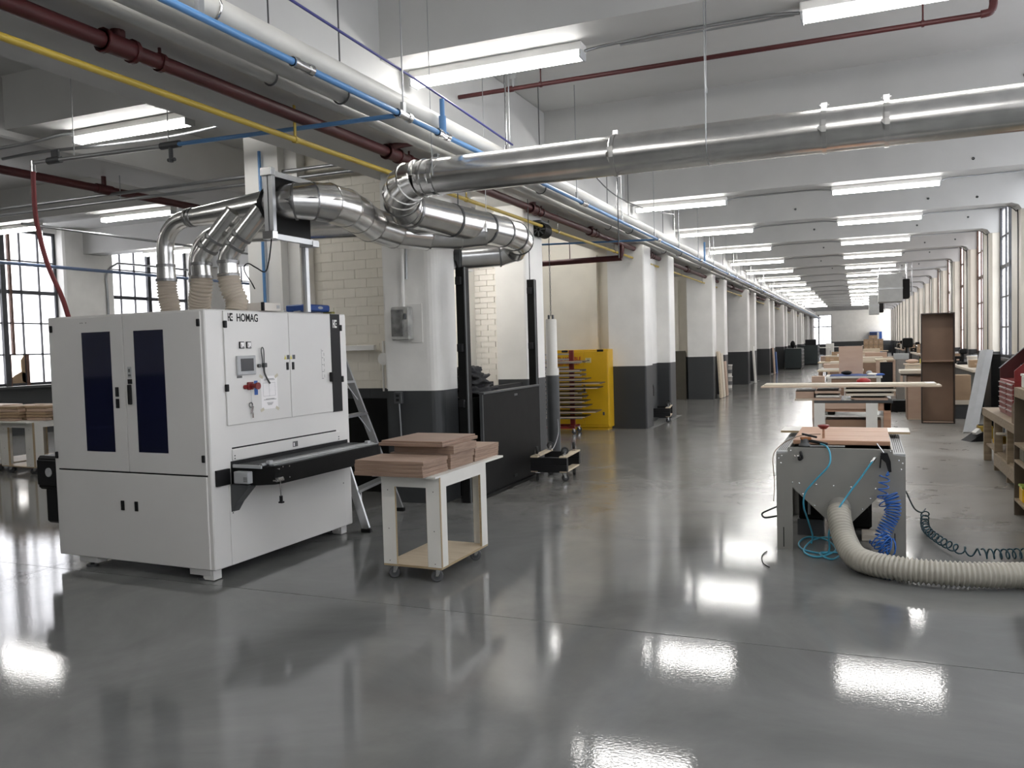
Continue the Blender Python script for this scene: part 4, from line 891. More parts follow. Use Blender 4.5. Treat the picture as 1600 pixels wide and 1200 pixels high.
# ================================================================== DOWNDRAFT TABLE
dd = thing('downdraft_table', 'grey sheet-metal downdraft sanding table with a hopper and perforated side trays', 'table', (-.575, 6.522, 0), -.009)
D_ = 1.36; Wd = .889
front = [(0, 0), (.113, 0), (.116, .475), (.365, .235), (.53, .235), (.70, .42), (.783, .43), (.783, 0), (Wd, 0), (Wd, .728), (.808, .742), (.805, .778), (.086, .782), (.084, .742), (0, .728)]
MB().prism(front, (0, 0, 0), (1, 0, 0), (0, 0, 1), (0, 1, 0), .012).build('front_panel', PANL, dd)
MB().prism(front, (0, D_-.012, 0), (1, 0, 0), (0, 0, 1), (0, 1, 0), .012).build('rear_panel', PANL, dd)
for x0, x1 in ((0, .012), (Wd-.012, Wd)):
    MB().box(x0, x1, .012, D_-.012, .45, .728).build('side_panel', PANL, dd)
    for y0, y1 in ((.0, .11), (D_-.11, D_)): MB().box(x0, x1, y0+.012, y1, 0, .45).build('leg_side', PANL, dd)
hp = MB(); z0, z1 = .24, .60
for a, b in (((.10, .60), (.365, .24)), ((.53, .24), (.79, .60))):
    hp.prism([(0, 0), (1, 0), (1, .004), (0, .004)], (a[0], .30, a[1]), (b[0]-a[0], 0, b[1]-a[1]), (0, 0, 1), (0, 1, 0), D_-.6)
hp.box(.365, .53, .05, D_-.3, .236, .242); hp.build('hopper', DGREY, dd)
MB().box(.09, .80, .02, D_-.02, .60, .62).build('tray_floor', BLKM, dd)
for x0, x1 in ((.0, .084), (.806, Wd)):
    tr_ = MB().box(x0, x1, .01, D_, .728, .748, .003).build('side_tray', LTGREY, dd, 'perforated light metal side tray')
    mb = MB()
    for i in range(5):
        for j in range(42): mb.box(x0+.012+i*.014, x0+.017+i*.014, .08+j*.03, .10+j*.03, .7485, .7493)
    mb.build('perforations', BLACK, tr_)['kind'] = 'stuff'
MB().box(.086, .096, .012, D_-.012, .748, .778).build('inner_rail', PANL, dd); MB().box(.796, .806, .012, D_-.012, .748, .778).build('inner_rail', PANL, dd)
gr = MB()
for i in range(40): gr.box(.10, .79, .05+i*.032, .062+i*.032, .735, .742)
gr.build('grille', BLKM, dd)['kind'] = 'stuff'
for u, z in ((.018, .695), (.04, .715), (.035, .66), (.105, .755), (.79, .765), (.845, .70), (.87, .68), (.86, .635), (.115, .515), (.165, .51), (.285, .505), (.405, .50), (.525, .495), (.69, .49), (.19, .43), (.27, .345), (.60, .335), (.655, .415), (.135, .715), (.158, .715)):
    MB().lathe((u, .0, z), [(.007, 0), (.006, .003), (0, .005)], 10, (0, -1, 0)).build('bolt', CHROME, dd)
for u in (.045, .812): MB().box(u, u+.007, -.001, .004, .02, .17).build('slot', BLACK, dd)
MB().tube(bez([(.178, -.01, .745), (.182, -.035, .735), (.188, -.03, .705), (.17, -.035, .695), (.165, -.02, .71)], 4), .010, 8).build('hook', BLACK, dd, 'black tool hook')
MB().cyl((.445, -.075, .322), (.445, .01, .345), .078, 24).build('hose_spigot', PANL, dd)
MB().cyl((.455, -.05, .25), (.455, .25, .25), .02, 8).build('damper_rod', BLACK, dd)
# items on the table
def local(o, p): return Matrix.Rotation(o.rotation_euler[2], 3, 'Z') @ Vector(p)+Vector(o.location)
t = thing('cherry_slab', 'cherry panel glued from strips lying on the downdraft table', 'board', local(dd, (.45, .70, .782)), -.009)
for i in range(6): MB().box(-.34, .345, -.51+i*.168, -.51+(i+1)*.168-.0015, .0, .034-(.0006 if i % 2 else 0), .004 if i == 0 else .001).build('strip', CHERRY, t)
t = thing('white_board', 'long white board lying across the back of the downdraft table', 'board', local(dd, (.455, 1.17, .782)), -.015)
MB().box(-.51, .51, -.16, .19, 0, .018, .002).build('board', WMEL, t); MB().box(-.51, .51, -.1605, -.159, 0.0, .017).build('edge', PLY, t)
t = thing('finishing_handle', 'red disc-topped holding clamp standing on the cherry panel', 'clamp', local(dd, (.325, .33, .8165)), 0)
MB().cyl((0, 0, 0), (0, 0, .075), .0095, 10).build('stem', CHERRY, t); MB().lathe((0, 0, .072), [(.022, 0), (.034, .012), (.044, .022), (.044, .03), (.03, .034), (0, .03)], 20).build('cup', DREDM, t)
t = thing('orbital_sander', 'small black and orange air sander resting on the table edge', 'sander', local(dd, (.20, .10, .782)), R(15))
MB().lathe((0, 0, 0), [(.044, 0), (.044, .010), (.036, .014), (.03, .03), (.03, .045), (.026, .055), (.0, .06)], 18).build('pad', DGREY, t)
MB().box(-.03, .045, -.022, .022, .045, .068, .012).build('lever_body', mat('orange_brown', (.30, .11, .03), .5), t); MB().box(-.02, .09, -.018, .018, .07, .085, .006, Matrix.Rotation(R(14), 3, 'Y')).build('throttle_lever', BLACK, t)
MB().cyl((.03, 0, .04), (.16, -.03, .012), .012, 10).build('inlet', BLACK, t)
one('file', MB().box(-.335, -.09, 6.562, 6.576, .783, .793, .001), ALU, 'thin steel straightedge lying on the front lip of the downdraft table', 'tool')
one('cable', MB().tube(bez([(-.27, 6.86, .846), (-.40, 6.80, .842), (-.50, 6.70, .81), (-.56, 6.62, .77), (-.60, 6.56, .70), (-.592, 6.55, .50), (-.60, 6.55, .36)], 6), .0035, 5), mat('brown_cable', (.16, .11, .07), .5), 'thin brown cable trailing from the red clamp over the left tray', 'cable')
# air lines
one('air_hose', MB().tube(bez([(-.26, 6.60, .80), (-.215, 6.53, .79), (-.19, 6.47, .74), (-.20, 6.44, .66), (-.29, 6.46, .55), (-.365, 6.47, .45), (-.38, 6.50, .34), (-.36, 6.62, .22), (-.33, 6.70, .08), (-.34, 6.72, .012)], 6), .0065, 8), CYAN, 'light blue air hose falling from the sander down the table front', 'hose')
pth = [(.095, 6.45, .70), (.02, 6.44, .585), (-.08, 6.42, .44), (-.155, 6.36, .32), (-.20, 6.36, .18), (-.20, 6.40, .05), (-.24, 6.42, .012), (-.38, 6.50, .010), (-.43, 6.70, .010), (-.38, 6.92, .010), (-.24, 6.86, .014), (-.16, 6.55, .012), (-.28, 6.31, .010), (-.38, 6.45, .014), (-.33, 6.80, .02), (-.20, 6.95, .012), (-.10, 6.62, .012), (-.16, 6.30, .010), (-.22, 6.30, .012), (-.26, 6.42, .018), (-.12, 6.48, .012)]
one('air_hose', MB().tube(bez(pth, 8), .0065, 8), CYAN, 'light blue air hose coiled in loose loops under the downdraft table', 'hose')
MBf = MB().cyl((.085, 6.455, .685), (.115, 6.47, .725), .011, 8)
one('hose_fitting', MBf, CHROME, 'steel quick fitting joining the slanting light blue hose to the table', 'fitting')
t = thing('blow_gun', 'black air blow gun hung on the table front above the blue coil', 'air gun', (.17, 6.49, .70))
MB().prism([(-.02, .06), (.025, .06), (.045, .0), (.05, -.075), (.03, -.08), (.012, -.01), (-.018, .02)], (0, -.03, 0), (1, 0, 0), (0, 0, 1), (0, 1, 0), .026).build('grip', BLACK, t)
MB().cyl((-.0, -.018, .06), (-.045, -.01, .125), .005, 6).build('nozzle', CHROME, t); MB().prism([(-.022, .04), (-.012, .04), (-.02, -.05), (-.03, -.05)], (0, -.028, 0), (1, 0, 0), (0, 0, 1), (0, 1, 0), .02).build('trigger', BLACK, t)
cp_ = bez([(.175, 6.45, .60), (.165, 6.45, .50), (.16, 6.44, .42), (.19, 6.42, .36)], 8)
mb = MB().tube(helix(cp_, .034, .050, 10), .0048, 6); mb.tube(bez([(.20, 6.465, .625), (.185, 6.45, .60), (.205, 6.45, .61)], 4), .006, 6)
hl = helix(bez([(.205, 6.43, .47), (.225, 6.41, .42), (.225, 6.40, .34), (.19, 6.39, .26), (.155, 6.37, .17), (.165, 6.36, .08), (.19, 6.36, .07)], 10), .050, .021, 12); mb.tube(hl, .0046, 6)
mb.tube(helix(bez([(.12, 6.36, .17), (.17, 6.33, .12), (.22, 6.35, .10)], 10), .066, .024, 12), .0046, 6)
one('coil_hose', mb, BLUEC, 'tangled bright blue coiled air hose hanging at the downdraft table front', 'hose')
mb = MB().tube(bez([(.325, 6.75, .44), (.34, 6.85, .40), (.40, 7.1, .25), (.47, 7.4, .16), (.52, 7.72, .13)], 6), .006, 6)
hp_ = bez([(.52, 7.72, .10), (.50, 7.50, .06), (.50, 7.25, .052), (.54, 7.0, .052), (.60, 6.78, .052), (.68, 6.62, .052), (.80, 6.56, .052)], 10)
mb.tube(helix(hp_, .030, .085, 12), .0058, 6)
hp_ = bez([(.80, 6.56, .052), (.92, 6.58, .052), (1.06, 6.64, .052), (1.25, 6.66, .052), (1.5, 6.64, .052), (2.0, 6.60, .052), (2.7, 6.6, .052)], 10)
mb.tube(helix(hp_, .034, .046, 12), .0058, 6)
one('spiral_cable', mb, TEALC, 'dark teal coiled cord stretched along the floor beside the big hose', 'cord')
hs = bez([(-.132, 6.455, .325), (-.125, 6.36, .27), (-.09, 6.22, .17), (-.03, 6.06, .10), (.07, 5.94, .085), (.22, 5.86, .085), (.42, 5.82, .085), (.65, 5.83, .085), (.90, 5.89, .085), (1.15, 5.97, .085), (1.45, 6.06, .085), (1.8, 6.10, .085), (2.2, 6.1, .10), (2.6, 6.1, .25), (2.8, 6.1, .42)], 10)
t = thing('flexible_hose', 'large ribbed beige extraction hose snaking over the floor from the downdraft table', 'hose'); MB().cyl((2.76, 6.1, .38), (3.0, 6.1, .62), .082, 20).build('wall_spigot', GALV, t); ribbed(hs, .075, .028, .008, 22).build('ribbed_hose', HOSED, t)
one('cable', MB().tube(bez([(-.575, 6.55, .32), (-.63, 6.5, .30), (-.68, 6.5, .27), (-.66, 6.5, .24), (-.58, 6.58, .24)], 6), .007, 6), BLACK, 'black cable loop sticking out of the left side of the downdraft table', 'cable')
one('cable', MB().tube(bez([(-.64, 6.4, .006), (-.66, 6.25, .006), (-.63, 6.05, .006), (-.58, 5.95, .006)], 6), .004, 5), BLACK, 'thin wire lying on the floor beside the left table leg', 'cable')
t = thing('control_unit', 'dark electrical unit under the downdraft table behind the left leg', 'box', (-.36, 7.15, .0))
MB().box(-.09, .09, -.10, .10, .13, .42, .01).build('case', BLKM, t); MB().box(-.02, .0, -.105, -.10, .17, .38).build('cable_strip', LTGREY, t); MB().box(-.10, .10, -.11, .11, .0, .13).build('stand', DGREY, t)
one('motor_block', MB().box(-.12, .10, 7.3, 7.6, .02, .30, .02).cyl((-.01, 7.28, .16), (-.01, 7.3, .16), .09, 16), BLKM, 'dark fan motor under the middle of the downdraft table', 'motor')
one('wood_offcut', MB().box(.02, .30, 6.95, 7.15, .0, .05, .004), PLNK, 'pale board lying under the right half of the downdraft table', 'board')
# ================================================================== WHITE-LEGGED BENCH BEHIND THE DOWNDRAFT TABLE
t = thing('assembly_bench', 'white-legged wooden bench loaded with board stacks behind the downdraft table', 'bench', (-.46, 10.0, 0))
MB().box(0, .82, 0, .85, .855, .885, .002).build('bench_top', DGREY, t)
for x in (0, .545): MB().box(x, x+.118, .0, .02, 0, .855).build('front_leg', WMEL, t)
for x in (0, .70): MB().box(x, x+.118, .83, .85, 0, .855).build('rear_leg', WMEL, t)
MB().box(.725, .80, .02, .10, 0, .855, .002).build('wood_leg', CHERRY, t); MB().box(.118, .545, .004, .02, .79, .855).build('apron', TAN, t)
MB().box(.118, .545, .03, .05, .755, .79).build('apron', CHERRY, t); MB().box(.67, .80, .02, .04, .77, .855).build('apron', CHERRY, t)
MB().box(.02, .80, .04, .83, .695, .712).build('shelf', WMEL, t); MB().box(.12, .70, .06, .8, .40, .66).build('drawer_box', BROWNC, t); MB().box(.02, .80, .04, .83, .34, .36).build('shelf', PLYF, t)
MB().box(.14, .22, .1, .2, .712, .76, .01).build('tool', BLACK, t)
g_ = 'wooden frames stacked on the white-legged bench'
for i, (x0, x1, z0, y0, m_, lab) in enumerate(((-.475, -.175, .886, 10.0, TAN, 'long edge frame lying lowest in the left stack of the white-legged bench'), (-.44, -.19, .918, 10.03, WMEL, 'pale edge frame in the middle of the left stack of the white-legged bench'),
        (-.45, -.18, .965, 10.0, TAN, 'tan frame on top of the left stack of the white-legged bench'), (-.07, .31, .886, 10.02, TAN, 'tan frame lowest in the right stack of the white-legged bench'),
        (-.12, .37, .935, 10.0, PLNK, 'pale frame in the middle of the right stack of the white-legged bench'), (-.14, .39, .985, 10.0, PLNK, 'pale frame on top of the right stack of the white-legged bench'))):
    o = thing('stacked_frame', lab, 'frame', (0, 0, 0), 0, g_); MB().box(x0, x1, y0, y0+.06, z0, z0+.026, .002).build('front_rail', m_, o); MB().box(x0, x1, y0+.5, y0+.56, z0, z0+.026, .002).build('back_rail', m_, o)
    MB().box(x0, x0+.05, y0+.06, y0+.5, z0, z0+.026).build('side_rail', m_, o); MB().box(x1-.05, x1, y0+.06, y0+.5, z0, z0+.026).build('side_rail', m_, o)
    MB().box(x0+.02, x1-.02, y0+.08, y0+.48, z0+.026, z0+.044).build('spacer', BROWND, o)
o = thing('wooden_tray', 'low brown box jutting from the left end of the white-legged bench', 'box', (-.56, 10.25, .905))
MB().box(-.10, .10, -.2, .2, 0, .08, .002).build('box', TAN, o); MB().box(-.11, .11, -.21, .21, -.025, -.002).build('base_board', PLNK, o); MB().box(-.095, .105, -.195, .205, .08, .092).build('lid', BROWND, o)
o = thing('wooden_bracket', 'pale L-shaped offcut between the two stacks on the white-legged bench', 'board', (-.14, 10.02, .886)); MB().box(0, .11, 0, .05, 0, .012).build('foot', WMEL, o); MB().box(0, .012, 0, .05, .012, .14).build('upright', WMEL, o)
o = thing('long_plank', 'very long pale plank lying across the frame stacks', 'plank', (-.09, 10.17, 1.032)); MB().box(-.95, .93, -.17, .17, 0, .02, .002).build('plank', PLNK, o); MB().box(-.95, .93, -.172, -.1701, .001, .019).build('edge', WOODL, o)
o = thing('long_plank', 'second pale plank on top, its end cut back before the pointed one', 'plank', (-.09, 10.2, 1.0525)); MB().box(-.92, .885, -.16, .15, 0, .018, .002).build('plank', PLNK, o); MB().box(.78, .882, -.158, .148, .0181, .0186).build('label', PAPER, o)
# tall brown open cabinet and plywood cabinet
t = thing('tall_cabinet_carcass', 'tall dark-brown open cabinet carcass standing in the aisle', 'cabinet', (1.335, 16.62, 0), R(-3))
MB().box(-.27, .27, .27, .285, 0, 1.98).build('back_panel', BROWNC, t)
for s in (-1, 1): MB().box(s*.27, s*.252, -.06, .285, 0, 1.98).build('side_panel', BROWND, t)
MB().box(-.27, .27, -.06, .285, 1.962, 1.98).build('top_panel', BROWND, t); MB().box(-.27, .27, -.06, .285, 0, .02).build('bottom_panel', BROWND, t); MB().box(-.252, .252, -.05, .27, 1.11, 1.128).build('shelf', BROWNC, t)
MB().box(-.24, .24, -.058, -.02, .02, .035).build('front_edge', TAN, t)
t = thing('plywood_cabinet', 'low birch plywood cabinet side standing left of the tall brown cabinet', 'cabinet', (1.0, 17.55, 0)); MB().box(-.12, .12, -.28, .28, 0, .83, .002).build('carcass', PLYF, t); MB().box(-.135, -.12, -.28, .28, 0, .84).build('edge', BROWNC, t); MB().box(-.12, .12, -.285, -.28, .02, .82).build('side_panel', TAN, t)
t = thing('board_bundle', 'bundle of pale boards resting on the plywood cabinet', 'board', (.98, 17.45, .842)); MB().box(-.22, .22, -.3, .3, 0, .03).build('lower_board', BROWND, t); MB().box(-.24, .24, -.32, .32, .03, .10, .01).build('upper_board', PLNK, t)
# ================================================================== RIGHT-HAND BENCH AND TOOL STORAGE
t = thing('work_bench', 'long open wooden workbench along the window side', 'bench', (1.455, 8.35, 0))
MB().box(0, 1.2, 0, 3.55, .632, .662, .002).build('bench_top', BENCHW, t); MB().box(.0, .03, .0, 3.55, .57, .632).build('front_rail', BENCHW, t); MB().box(-.002, .03, .35, 2.6, .07, .20).build('lower_rail', BENCHW, t)
for y in (.45, 1.72, 2.6, 3.45): MB().box(.005, .09, y, y+.05, 0, .632, .002).build('leg', BENCHW, t); MB().box(1.1, 1.18, y, y+.05, 0, .632).build('rear_leg', BENCHW, t)
MB().box(.03, 1.15, .3, 3.5, .20, .22).build('shelf', BENCHW, t)
t = thing('shelf_unit', 'dark-sided wooden shelf unit at the near end of the workbench', 'shelf', (1.26, 8.33, 0))
MB().box(0, .9, -.03, 0, 0, 1.12).build('end_panel', mat('dark_plywood', (.10, .075, .05), .6, var=.2), t)
for z in (.13, .47, .62, 1.10): MB().box(0, .9, -1.5, -.03, z, z+.022).build('shelf_board', BENCHW if z != 1.10 else BENCHW, t)
MB().box(0, .03, -1.5, -.03, 1.04, 1.10).build('edge_rail', BENCHW, t); MB().box(.86, .9, -1.5, -.03, 0, 1.1).build('back_panel', BROWND, t)
for nm, lab, x, y, z, w, d, h, m_ in (('tool_case', 'olive grey case on the middle shelf of the dark shelf unit', 1.40, 8.15, .492, .22, .2, .12, mat('olive_grey', (.16, .16, .12), .5)), ('small_bin', 'yellow-lidded bin on the bottom shelf of the dark shelf unit', 1.36, 8.13, .152, .16, .16, .12, YELC),
        ('tool_caddy', 'white perforated tool caddy on top of the dark shelf unit', 1.38, 8.12, 1.122, .16, .22, .10, WMEL)):
    o = thing(nm, lab, 'box', (x, y, z)); MB().box(-w/2, w/2, -d/2, d/2, 0, h, .008).build('body', m_, o); MB().box(-w/2-.006, w/2+.006, -d/2-.006, d/2+.006, h, h+.02, .004).build('lid', m_ if nm != 'small_bin' else mat('lime_lid', (.3, .38, .05), .5), o)
    MB().box(-.03, .03, -d/2-.012, -d/2, h*.5, h*.7, .003).build('latch', DGREY, o)
one('wood_block', MB().box(1.35, 1.37, 8.08, 8.12, 1.143, 1.23, .002), WOODL, 'upright wooden stick in the white tool caddy', 'stick')
t = thing('cardboard_bin', 'brown cardboard parts bin standing on the workbench edge', 'box', (1.56, 9.72, .662)); MB().prism([(0, 0), (.26, 0), (.26, .17), (.10, .24), (0, .20)], (-.09, -.13, 0), (0, 1, 0), (0, 0, 1), (1, 0, 0), .012).build('side', mat('dark_cardboard', (.17, .115, .07), .7), t)
MB().prism([(0, 0), (.26, 0), (.26, .17), (.10, .24), (0, .20)], (.10, -.13, 0), (0, 1, 0), (0, 0, 1), (1, 0, 0), .012).build('side', CARD, t); MB().box(-.08, .10, .118, .13, 0, .17).build('back', CARD, t); MB().box(-.08, .10, -.13, -.118, 0, .19).build('front', CARD, t); MB().cyl((-.092, 0, .12), (-.09, 0, .12), .012, 10).build('hand_hole', BLACK, t)
t = thing('cardboard_bin', 'tan cardboard bin with a label on the workbench behind the brown one', 'box', (1.78, 9.45, .662)); MB().box(-.08, .10, -.14, .14, 0, .10, .002).build('tray', CARD, t); MB().box(-.08, .10, -.14, .14, .16, .22, .01).build('roll', WOODL, t); MB().box(-.08, .1, .12, .14, .1, .16).build('upright', CARD, t)
t = thing('paint_pail', 'small white plastic pail standing on the workbench', 'pail', (1.62, 10.98, .662)); MB().lathe((0, 0, 0), [(.055, 0), (.066, .11), (.072, .112), (.072, .122), (.062, .122), (.055, .03), (0, .03)], 20).build('pail', LTGREY, t); MB().tube(arc((0, 0, .11), (0, 1, 0), (0, 0, -1), .073, 0, 180, 10), .003, 5).build('bail', ALU, t)
t = thing('toolbox', 'dark red hutch toolbox with slanted sides and drawers on the workbench', 'toolbox', (1.56, 10.28, .662))
MB().box(0, .45, 0, .98, 0, .40, .006).build('chest', DREDM, t)
for i in range(6):
    for a, b in ((.03, .44), (.47, .95)):
        d = MB().box(-.012, 0, a, b, .03+i*.058, .082+i*.058, .003).build('drawer', DREDM, t); MB().box(-.022, -.011, a+.02, b-.02, .066+i*.058, .076+i*.058).build('drawer_pull', ALU, d)
REDSHADE = mat('shaded_red_inside', (.07, .010, .010), .5)  # darker copy of the red enamel, with interior shade put into its colour
for y in (0, .965): MB().prism([(0, .40), (.45, .40), (.45, .80), (.30, .80), (0, .52)], (0, y, 0), (1, 0, 0), (0, 0, 1), (0, 1, 0), .015).build('slanted_side', DREDM if y == 0 else REDSHADE, t)
MB().prism([(0, 0), (.012, 0), (.312, .28), (.30, .28)], (-.012, .96, .52), (1, 0, 0), (0, 0, 1), (0, 1, 0), .02).build('edge_trim', LTGREY, t)
MB().box(.43, .45, .015, .965, .40, .80).build('back', BLKM, t); MB().box(.28, .45, .0, .98, .79, .81, .004).build('top', DREDM, t)
for y, h, m_ in ((.25, .14, LTGREY), (.45, .12, WMEL), (.66, .16, GREEN), (.82, .10, DGREY)): o = thing('spray_can', {.25: 'grey can', .45: 'white tub', .66: 'dark green bottle', .82: 'dark jar'}[y]+' standing inside the red hutch toolbox', 'can', (1.74, 10.28+y, 1.063)); MB().lathe((0, 0, 0), [(.045, 0), (.045, h*.8), (.02, h*.88), (.02, h), (0, h)], 14).build('body', m_, o); MB().cyl((0, 0, h), (0, 0, h+.02), .018, 10).build('cap', BLACK, o)
t = thing('toolbox', 'second red toolbox with a sloping side nearer along the workbench', 'toolbox', (1.72, 8.9, .662))
MB().box(.12, .6, 0, .62, 0, .40, .006).build('chest', DREDM, t); MB().prism([(.08, .40), (.6, .40), (.6, .86), (.5, .86), (.08, .54)], (0, .6, 0), (1, 0, 0), (0, 0, 1), (0, 1, 0), .018).build('slanted_side', DREDM, t); MB().box(.58, .6, 0, .6, .4, .86).build('back', BLKM, t)
t = thing('raised_lid', 'raised red-and-pale lid high above the toolboxes', 'lid', (2.02, 9.6, 1.62)); MB().box(-.28, .3, -.45, .45, 0, .015, 0, Matrix.Rotation(R(-6), 3, 'Y')).build('lid_panel', DREDM, t); MB().box(-.30, -.28, -.45, .45, -.035, -.015).build('edge', WMEL, t); MB().cyl((.28, .4, -.96), (.28, .4, -.02), .012, 8).build('prop', BLACK, t); MB().cyl((.28, -.4, -.96), (.28, -.4, -.02), .012, 8).build('prop', BLACK, t)
mb = MB()
for r_, a in ((.10, 0), (.12, 20), (.11, -25)): mb.tube([Vector((2.05+.02*math.sin(i), 10.02+r_*math.cos(i), 1.48+r_*.7*math.sin(i)+a*.001)) for i in [k*math.pi/10 for k in range(20)]], .005, 5, closed=True)
one('wire_loop', mb, DGREY, 'loose loops of dark wire hanging below the raised red lid', 'wire')
t = thing('tool_bag', 'white paper bag and light tools piled under the workbench top', 'bag', (1.62, 10.45, .222)); MB().box(-.07, .09, -.09, .09, 0, .30, .02).build('bag', LTGREY, t); MB().box(-.02, .02, -.02, .02, .30, .39, .01).build('spout', WMEL, t); MB().box(-.2, .03, .05, .10, .24, .265, .004).build('strip', PLNK, t)
one('yellow_drill', MB().cyl((1.50, 11.1, .33), (1.60, 11.2, .33), .05, 12).box(1.50, 1.55, 11.1, 11.17, .222, .33, .01), YELC, 'yellow power tool on the shelf at the far end of the workbench', 'power tool')
for i, (y, w_, m_) in enumerate(((9.45, .16, BROWNC), (9.2, .14, RED), (8.8, .2, CARD))): o = thing('small_crate', ['brown', 'red-fronted', 'cardboard'][i]+' crate on the lower shelf of the workbench', 'box', (1.66, y, .221)); MB().box(-.1, .14, -w_/2, w_/2, 0, .12+.03*i, .004).build('crate', m_, o); MB().box(-.105, -.1, -w_/4, w_/4, .05, .08).build('handle_slot', BLACK, o)
t = thing('metal_trough', 'long pale grey angle trough leaning upright near the windows', 'trough', (0, 0, 0))
a, b = Vector((1.66, 15.0, 0)), Vector((1.99, 15.75, 1.30)); ax = (b-a); sx = Vector((1, -.15, 0)).normalized(); sy = ax.cross(sx).normalized()
L_ = ax.length; ez = ax.normalized(); ex = (sx-ez*sx.dot(ez)).normalized(); ey = ez.cross(ex)
MB().prism([(-.10, 0), (0, -.05), (.10, -.05), (.10, -.04), (.004, -.04), (-.095, .01)], a, ex, ey, ez, L_).build('channel', LTGREY, t); MB().prism([(-.10, 0), (-.095, .01), (-.07, .10), (-.08, .10)], a, ex, ey, ez, L_).build('flange', HVAC, t)
MB().box(2.06, 2.2, 15.80, 16.6, 0, 1.24).build('crate_rack', BLKM) and None
bpy.data.objects['crate_rack'].name = 'panel_rack'; tag(bpy.data.objects['panel_rack'], 'dark upright rack panel the pale trough leans on', 'rack')
t = thing('dust_pan', 'black and white dustpan lying on the floor by the leaning trough', 'dustpan', (1.58, 13.95, 0), R(25)); MB().prism([(0, 0), (.26, 0), (.22, .14), (.05, .03)], (-.12, -.13, 0), (1, 0, 0), (0, 0, 1), (0, 1, 0), .24).build('pan', BLACK, t); MB().prism([(.12, .10), (.2, .13), (.17, .19), (.1, .13)], (-.12, -.10, 0), (1, 0, 0), (0, 0, 1), (0, 1, 0), .1).build('rag', WMEL, t)
t = thing('yellow_bin', 'small yellow bin beside the dustpan', 'bin', (1.78, 14.30, 0)); MB().box(-.10, .10, -.1, .1, 0, .20, .012).build('bin', mat('dirty_yellow', (.36, .24, .03), .5), t); MB().box(-.085, .085, -.085, .085, .2, .205).build('mouth', BLACK, t)
for i, (x, tx) in enumerate(((1.74, 1.90), (1.80, 1.94), (1.86, 1.97))): one('long_rod', MB().cyl((x, 12.6+.1*i, .0), (tx, 13.4+.1*i, .95+.08*i), .012, 8), BLACK, ['first', 'second', 'third'][i]+' of the black poles leaning beyond the workbench end', 'pole')
one('pole_rest', MB().box(2.0, 2.4, 13.35, 13.75, 0, 1.0, .01), BLKM, 'black cabinet the poles lean against beyond the workbench', 'cabinet')
t = thing('storage_box', 'tall cardboard box standing right of the tall brown cabinet', 'box', (1.76, 17.75, 0)); MB().box(-.2, .2, -.2, .2, .35, .82, .004).build('carton', CARD, t); MB().box(-.26, .26, -.25, .25, .27, .35).build('pallet_board', PLNK, t); MB().box(-.24, .24, -.22, .22, 0, .27).build('base', DGREY, t)
# ================================================================== THINGS FURTHER DOWN THE HALL
def table(label, x, y, w, d, h, top, leg, name='work_table', th=.04, panel=None):
    t = thing(name, label, 'table', (x, y, 0)); MB().box(-w/2, w/2, -d/2, d/2, h-th, h, .003).build('table_top', top, t)
    for sx in (-1, 1):
        for sy in (-1, 1): MB().box(sx*(w/2-.11), sx*(w/2-.03), sy*(d/2-.10), sy*(d/2-.02), 0, h-th).build('leg', leg, t)
    MB().box(-w/2+.06, w/2-.06, -d/2+.05, d/2-.05, .2, .225).build('lower_shelf', leg, t)
    if panel: MB().box(-w/2+.04, w/2-.04, -d/2+.03, -d/2+.05, .23, h-th).build('front_panel', panel, t)
    return t
def crate(label, x, y, z, w, d, h, m_, name='carton', cat='box', lid=True):
    t = thing(name, label, cat, (x, y, z)); MB().box(-w/2, w/2, -d/2, d/2, 0, h, .004).build('body', m_, t)
    if lid: MB().box(-w/2, w/2, -.02, .02, h, h+.002).build('tape', TAN, t); MB().box(-w*.14, w*.1, -d/2-.002, -d/2, h*.4, h*.6).build('label', TAN if m_ is not WMEL else LTGREY, t)
    return t
table('bench topped with a blue cloth in the middle of the hall', -.07, 18.5, 1.06, 1.0, .80, WMEL, WMEL, panel=BROWNC)
t = thing('moving_blanket', 'blue cloth spread over the bench in the middle of the hall', 'cloth', (-.1, 18.5, .801)); vs = []; fs = []
for i in range(15):
    for j in range(9): vs.append((-.42+.06*i, -.48+.11*j, .012+.010*math.sin(i*1.7+j)*math.cos(j*1.3+.5*i)))
for i in range(14):
    for j in range(8): fs.append((i*9+j, i*9+j+1, (i+1)*9+j+1, (i+1)*9+j))
n0 = len(vs); vs += [(x, y, .0) for x, y, _ in vs]; fs += [tuple(n0+q for q in f[::-1]) for f in fs]; MB().add(vs, fs, True).build('cloth', mat('blanket_blue', (.06, .10, .26), .9), t); MB().box(-.42, .42, -.485, -.478, -.012, .012).build('hem', mat('blanket_hem', (.2, .22, .3), .9), t)
t = thing('upright_panel', 'large upright tan panel standing behind the blue cloth', 'panel', (-.125, 18.94, .801)); MB().box(-.235, .235, -.012, .012, 0.0, .60, .004).build('panel', TAN, t); MB().box(-.235, .235, .012, .05, 0, .05).build('foot_batten', PLYF, t)
def lump(label, x, y, z, sx, sy, sz, m_, name, cat):
    t = thing(name, label, cat, (x, y, z)); vs = []; fs = []
    for a in range(8):
        for b in range(12):
            th, ph = math.pi*a/7, 2*math.pi*b/12; k = 1+.12*math.sin(3*ph+x*7)+.08*math.cos(5*ph+a); vs.append((sx*k*math.sin(th)*math.cos(ph), sy*k*math.sin(th)*math.sin(ph), sz+sz*math.cos(th)))
    for a in range(7):
        for b in range(12): fs.append((a*12+b, a*12+(b+1) % 12, (a+1)*12+(b+1) % 12, (a+1)*12+b))
    MB().add(vs, fs, True).build('bundle', m_, t); return t
